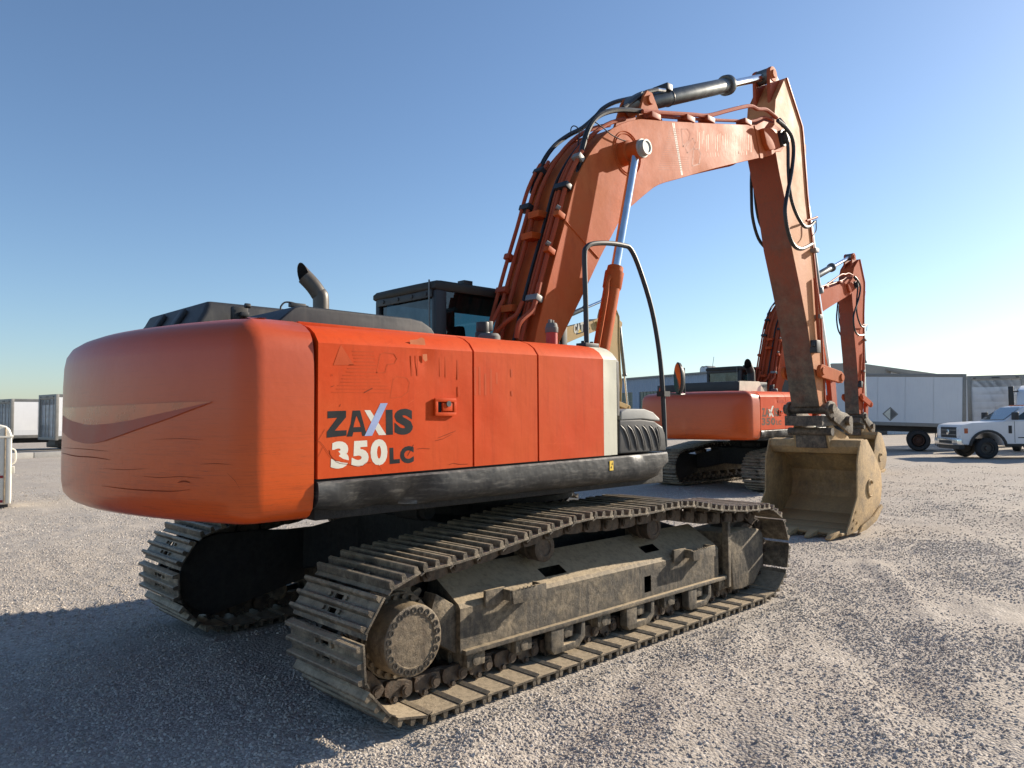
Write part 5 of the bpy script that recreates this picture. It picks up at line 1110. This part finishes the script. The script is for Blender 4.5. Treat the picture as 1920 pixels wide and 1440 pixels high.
def box_truck(name, label, loc, rz, L, z0, z1, wh=.5, tilt=0., rear='door', group=None, cab=True, W=2.5, side='boxgrey', xw=2.3):
    """box body from x=0 (rear) to x=L, cab in front"""
    T = thing(name, label, 'truck', loc, rz, group); h = W/2
    T.rotation_euler = (tilt, 0, rz) if False else Matrix.LocRotScale(None, Matrix.Rotation(rz, 3, 'Z') @ Matrix.Rotation(tilt, 3, 'Y'), None).to_euler()
    bx = MB().box((.02, -h+.03, z0+.05), (L-.02, h-.03, z1-.05)).build('box_body', side, T)
    n = max(3, int(L/1.2))
    for s in (-1, 1):
        for k in range(n):
            a, b = .1+k*(L-.2)/n, .1+(k+1)*(L-.2)/n
            MB().box((a+.006, min(s*(h-.035), s*h), z0+.16), (b-.006, max(s*(h-.035), s*h), z1-.13)).build('side_panel', side, T)
        MB().box((0, min(s*(h-.05), s*(h+.015)), z1-.14), (L, max(s*(h-.05), s*(h+.015)), z1)).build('top_rail', 'frame', T, .01)
        MB().box((0, min(s*(h-.05), s*(h+.015)), z0), (L, max(s*(h-.05), s*(h+.015)), z0+.17)).build('bottom_rail', 'frame', T, .01)
    MB().box((0, -h, z1-.03), (L, h, z1+.012)).build('roof', 'frame', T, .01)
    for s in (-1, 1): MB().box((-.05, min(s*h*.87, s*(h+.02)), z0-.05), (.10, max(s*h*.87, s*(h+.02)), z1+.01)).build('rear_post', 'frame', T, .012)
    MB().box((-.05, -h*.87, z1-.22), (.10, h*.87, z1+.01)).build('rear_header', 'frame', T, .012)
    MB().box((-.05, -h*.87, z0-.05), (.10, h*.87, z0+.10)).build('rear_sill', 'frame', T, .012)
    nd = 6; hh = (z1-.22-z0-.10)/nd
    for k in range(nd): MB().box((.02, -h*.87, z0+.10+k*hh+.005), (.06, h*.87, z0+.10+(k+1)*hh-.005)).build('door_slat', side, T, .004)
    for y in (-.75, -.09, 0, .09, .75): MB().box((-.07, y*h-.06, z1-.14), (-.05, y*h+.06, z1-.09)).build('marker_light', 'black', T)
    MB().box((.2, -.45, z0-.28), (L+.6, .45, z0-.02)).build('chassis', 'black', T)
    for s in (-1, 1):
        wheel(T, (xw, s*(h-.34), wh), wh, .56, wh*.5, s, 'rustrim')
        MB().box((xw-wh-.28, min(s*(h-.62), s*(h-.05)), .25), (xw-wh-.26, max(s*(h-.62), s*(h-.05)), z0-.06)).build('mud_flap', 'rubber', T)
    if cab:
        c = MB().prism([(L+.15, .55), (L+.15, 2.45), (L+.55, 2.6), (L+1.35, 2.45), (L+1.75, 1.6), (L+2.7, 1.45), (L+2.85, 1.2), (L+2.85, .5)], -1.05, 1.05).build('cab', 'white', T, .08, 3)
        b = MB(); flat(b, [(L+1.42, -.9, 2.36), (L+1.42, .9, 2.36), (L+1.79, .95, 1.66), (L+1.79, -.95, 1.66)]); b.build('windscreen', 'carglass', T)
        for s in (-1, 1):
            wheel(T, (L+2.0, s*.92, wh), wh, .28, wh*.5, s, 'rustrim')
            b = MB(); flat(b, [(L+.65, s*1.056, 1.7), (L+1.5, s*1.056, 1.7), (L+1.2, s*1.056, 2.35), (L+.65, s*1.056, 2.35)]); b.build('side_window', 'carglass', T)
    return T
_w = wz(1722, 846); bt = box_truck('box_truck', 'grey white box truck with a diamond placard on its side', (0, 0, 0), math.radians(109), 7.2, 1.16, 3.62, .50, math.radians(-2.0), xw=1.85)
_o = Matrix.Rotation(math.radians(109), 3, 'Z') @ Vector((1.85, 1.0, 0)); bt.location = (_w[0]-_o.x, _w[1]-_o.y, -.06)
b = MB(); pc = (3.05, 1.258, 1.16+.55)
for k, (r, m) in enumerate(((.34, 'frame'), (.27, 'letterw'))):
    b = MB(); flat(b, [(pc[0], pc[1]+k*.003, pc[2]-r), (pc[0]+r, pc[1]+k*.003, pc[2]), (pc[0], pc[1]+k*.003, pc[2]+r), (pc[0]-r, pc[1]+k*.003, pc[2])]); b.build('placard', m, bt)
b = MB(); flat(b, [(pc[0], pc[1]+.007, pc[2]-.27), (pc[0], pc[1]+.007, pc[2]+.27), (pc[0]-.27, pc[1]+.007, pc[2])]); b.build('placard', 'cap', bt)
_c = wd(1868, 750, 39.); _vd = math.radians(45.953-32.7)
box_truck('box_truck', 'grey white box truck with slatted roll up rear door beside the pickup', (_c[0], _c[1], 0), _vd+math.radians(3), 6.5, 1.1, 3.72, .5, 0.)
# semi tractor, a sliver at the edge of the lot
_c = wd(1963, 750, 36.); ST = thing('semi_tractor', 'white semi tractor cab with black mirror beyond the pickup', 'truck', (_c[0], _c[1], 0), _vd+math.radians(170))
MB().prism([(-1.2, .7), (-1.2, 2.9), (-.2, 3.1), (.6, 2.85), (1.1, 2.1), (2.6, 1.75), (2.9, .7)], -1.1, 1.1).build('cab', 'white', ST, .1, 3)
for s in (-1, 1):
    MB().box((.75, min(s*1.2, s*1.42), 2.0), (.85, max(s*1.2, s*1.42), 3.05)).build('mirror', 'black', ST, .03); MB().tube([(.8, s*1.0, 2.8), (.8, s*1.3, 2.8)], .03, 6, 0).build('mirror_arm', 'black', ST)
    wheel(ST, (2.0, s*.95, .5), .5, .3, .28, s); wheel(ST, (-1.0, s*.9, .5), .5, .5, .28, s)
    b = MB(); flat(b, [(0., s*1.104, 2.1), (.9, s*1.104, 2.1), (.5, s*1.104, 2.9), (0., s*1.104, 2.9)]); b.build('side_window', 'carglass', ST)
# small box trailers on the far left
for px, D, tz, lab in ((22, 41., 2.84, 'white box trailer with rusted lower wall behind the old white cabinet'), (106, 38.5, 3.0, 'taller white box trailer with dark rear doors beside the orange counterweight')):
    c = wd(px, 786, D); a = math.radians(6); o = Matrix.Rotation(a, 3, 'Z') @ Vector((0, -1.2, 0))
    tr_ = box_truck('box_trailer', lab, (c[0]-o.x, c[1]-o.y, 0), a, 6.0, .70, tz, .36, 0., cab=False, W=2.4, side='white', group=None, xw=3.2); tr_['category'] = 'trailer'
    for y in (-.8, -.25, .25, .8): MB().tube([(-.03, y, .72), (-.03, y, tz-.25)], .02, 6, 0).build('lock_rod', 'frame', tr_)
    MB().box((.1, -1.206, .86), (5.9, -1.2, 1.14)).build('lower_band', 'boxgrey', tr_)
    MB().box((2.4, -.9, .1), (4.2, .9, .6)).build('axle_frame', 'black', tr_, .05)
    for x in (3.5, 4.0): MB().box((x-.13, -1.22, .35), (x+.13, -1.2, .62)).build('mud_flap', 'boxgrey', tr_)
KB = thing('kerb', 'low concrete kerb running along the row of box trailers', 'kerb', tuple(wz(60, 858)), math.radians(10))
for k in range(9): MB().box((-9+k*3+.01, -.2, -.05), (-6+k*3-.01, .2, .24)).build('kerb_block', 'concrete', KB, .03)
# old white cabinet, only its right edge is in view
_c = wz(20, 951); _a = math.radians(45.953+33-90); CB = thing('metal_cabinet', 'old white enamel cabinet with red stripes and a side handle', 'cabinet', (_c[0], _c[1], 0), _a)
prof = [(-1.5, .06), (-1.5, 1.42), (-1.45, 1.56), (-1.35, 1.63), (-.22, 1.63), (-.12, 1.60), (-.05, 1.54), (-.01, 1.42), (0, .06)]
MB().prism(prof, 0, 1.0).build('cabinet_body', 'oldwhite', CB, .03, 3)
MB().box((-.09, -.012, .08), (-.015, .0, 1.40)).build('door_edge', 'oldwhite', CB, .008)
MB().box((-.125, -.016, .08), (-.10, .0, 1.58)).build('rust_seam', 'rustseam', CB, .006)
MB().box((-1.5, -.02, 1.37), (.012, 1.0, 1.41)).build('trim_rib', 'oldwhite', CB, .01)
for z in (.12, .60): MB().box((-1.5, -.01, z-.02), (-.135, -.003, z+.03)).build('red_stripe', 'redstripe', CB)
MB().tube([(.0, .12, 1.15), (.06, .12, 1.10), (.06, .12, .90), (.0, .12, .84)], .016, 8, 3).build('handle', 'oldwhite', CB)
MB().box((0, .05, .66), (.05, .2, .80)).build('hinge', 'oldwhite', CB, .01)
MB().box((-1.45, .05, 0), (-.05, .95, .07)).build('plinth', 'black', CB)


# ------------------------------------------------------------------ buildings
def cladding(name, col):
    m, n, l, p = nodes(name)
    tc = n.new('ShaderNodeTexCoord'); w = n.new('ShaderNodeTexWave'); w.wave_type = 'BANDS'; w.bands_direction = 'X'; w.inputs['Scale'].default_value = 1.05
    l.new(tc.outputs['Object'], w.inputs['Vector']); t = tex(n, l, 'Noise', .6, detail=5)
    c = mix(n, l, ramp(n, l, t.outputs['Fac'], [(.3, g(0)), (.7, g(.5))]).outputs[0], col, tuple(x*.85 for x in col))
    l.new(c, p.inputs['Base Color']); p.inputs['Roughness'].default_value = .5
    bump(n, l, p, ramp(n, l, w.outputs['Fac'], [(.6, g(0)), (.8, g(1))]).outputs[0], 1., .05); return m
MAT['cladblue'] = cladding('blue_grey_cladding_ribbed', (.30, .37, .46)); MAT['cladwhite'] = cladding('white_cladding_ribbed', (.60, .63, .66))
def warehouse():
    A, B = wd(1167, 740, 71.5), wd(1350, 740, 59.8); d = (B-A)[:2]; rz = math.atan2(d[1], d[0]); L0 = np.linalg.norm(d); H = 5.15
    W = thing('warehouse', 'long blue grey metal warehouse with a band of windows behind the excavators', 'building', (A[0], A[1], 0), rz)
    x0, x1 = -7., L0*1.15
    MB().box((x0, .2, 0), (x1, 26, H-.3)).build('core', 'black', W)
    MB().box((x0, 0, 3.92), (x1, .25, H)).build('upper_wall', 'cladblue', W)
    MB().box((x0, 0, 0), (x1, .25, 2.30)).build('lower_wall', 'cladblue', W)
    MB().prism([(-.25, H-.02), (-.25, H+.12), (13, H+1.0), (26.2, H+.12), (26.2, H-.02)], x0-.2, x1+.2, 'x').build('roof', 'frame', W)
    px = 4.4/1.; k = 0; x = x0+.1
    while x < x1-.6:
        if abs(((x+20.) % 9.)-4.) < .45: MB().box((x, -.03, 2.3), (x+.5, .25, 3.92)).build('wall_pier', 'cladblue', W); x += .52; continue
        for z in (2.34, 3.13):
            if x < 9.5: MB().box((x+.03, .06, z), (x+.47, .1, z+.74)).build('window_pane', 'winglass', W)
            elif z < 3: MB().box((x+.03, .06, z), (x+.47, .1, z+1.53)).build('window_pane', 'winglass', W)
        x += .5
    MB().box((x0, .03, 3.075), (x1, .14, 3.125)).box((x0, .03, 2.29), (x1, .14, 2.335)).box((x0, .03, 3.87), (x1, .14, 3.93)).build('window_frame', 'frame', W)
    for u in (1302, 1322):
        q = wd(u, 706, 63.); l = Matrix.Rotation(-rz, 3, 'Z') @ Vector((q[0]-A[0], q[1]-A[1], 0)); y = 1.2
        arc = [(.33*math.cos(t), .33*math.sin(t)+.30) for t in np.linspace(0, math.pi, 12)]
        f = MB().prism([(l.x+a, H+.1+b) for a, b in [(.33, 0)]+arc+[(-.33, 0)]], y, y+.9).build('roof_fan', 'frame', W, .02)
        MB().cyl((l.x, y-.02, H+.40), (l.x, y+.01, H+.40), .25).build('fan_cowl', 'boxgrey', f)
warehouse()
def gabled():
    D = 66.; R0, R1, RL = wd(1640, 691, D), wd(1715, 707, D), wd(1540, 697, D); d = (R1-R0)[:2]; rz = math.atan2(d[1], d[0])
    G = thing('gabled_hall', 'white ribbed metal hall with low gabled roof behind the box truck', 'building', (R0[0], R0[1], 0), rz)
    xr = np.linalg.norm(d); zr, ze = R0[2], R1[2]; xl = -np.linalg.norm((RL-R0)[:2])*1.6
    MB().prism([(xl, 0), (xr, 0), (xr, ze), (0, zr), (xl, zr-.25)], 0, 20).build('wall', 'cladwhite', G)
    MB().prism([(xl-.2, zr-.25), (0, zr), (xr+.2, ze-.02), (xr+.2, ze+.13), (0, zr+.16), (xl-.2, zr-.1)], -.3, 20.3).build('roof', 'frame', G)
    q = wd(1590, 688, D); x = -np.linalg.norm((q-R0)[:2]); MB().box((x-.5, 2, zr-.1), (x+.6, 3.2, zr+.62)).build('roof_unit', 'boxgrey', G, .03)
    MB().cyl((x-1.3, 2, zr-.1), (x-1.3, 2, zr+.45), .05).cyl((x-1.3, 2, zr+.4), (x-1.3, 2, zr+.5), .12).build('roof_vent', 'frame', G)
gabled()
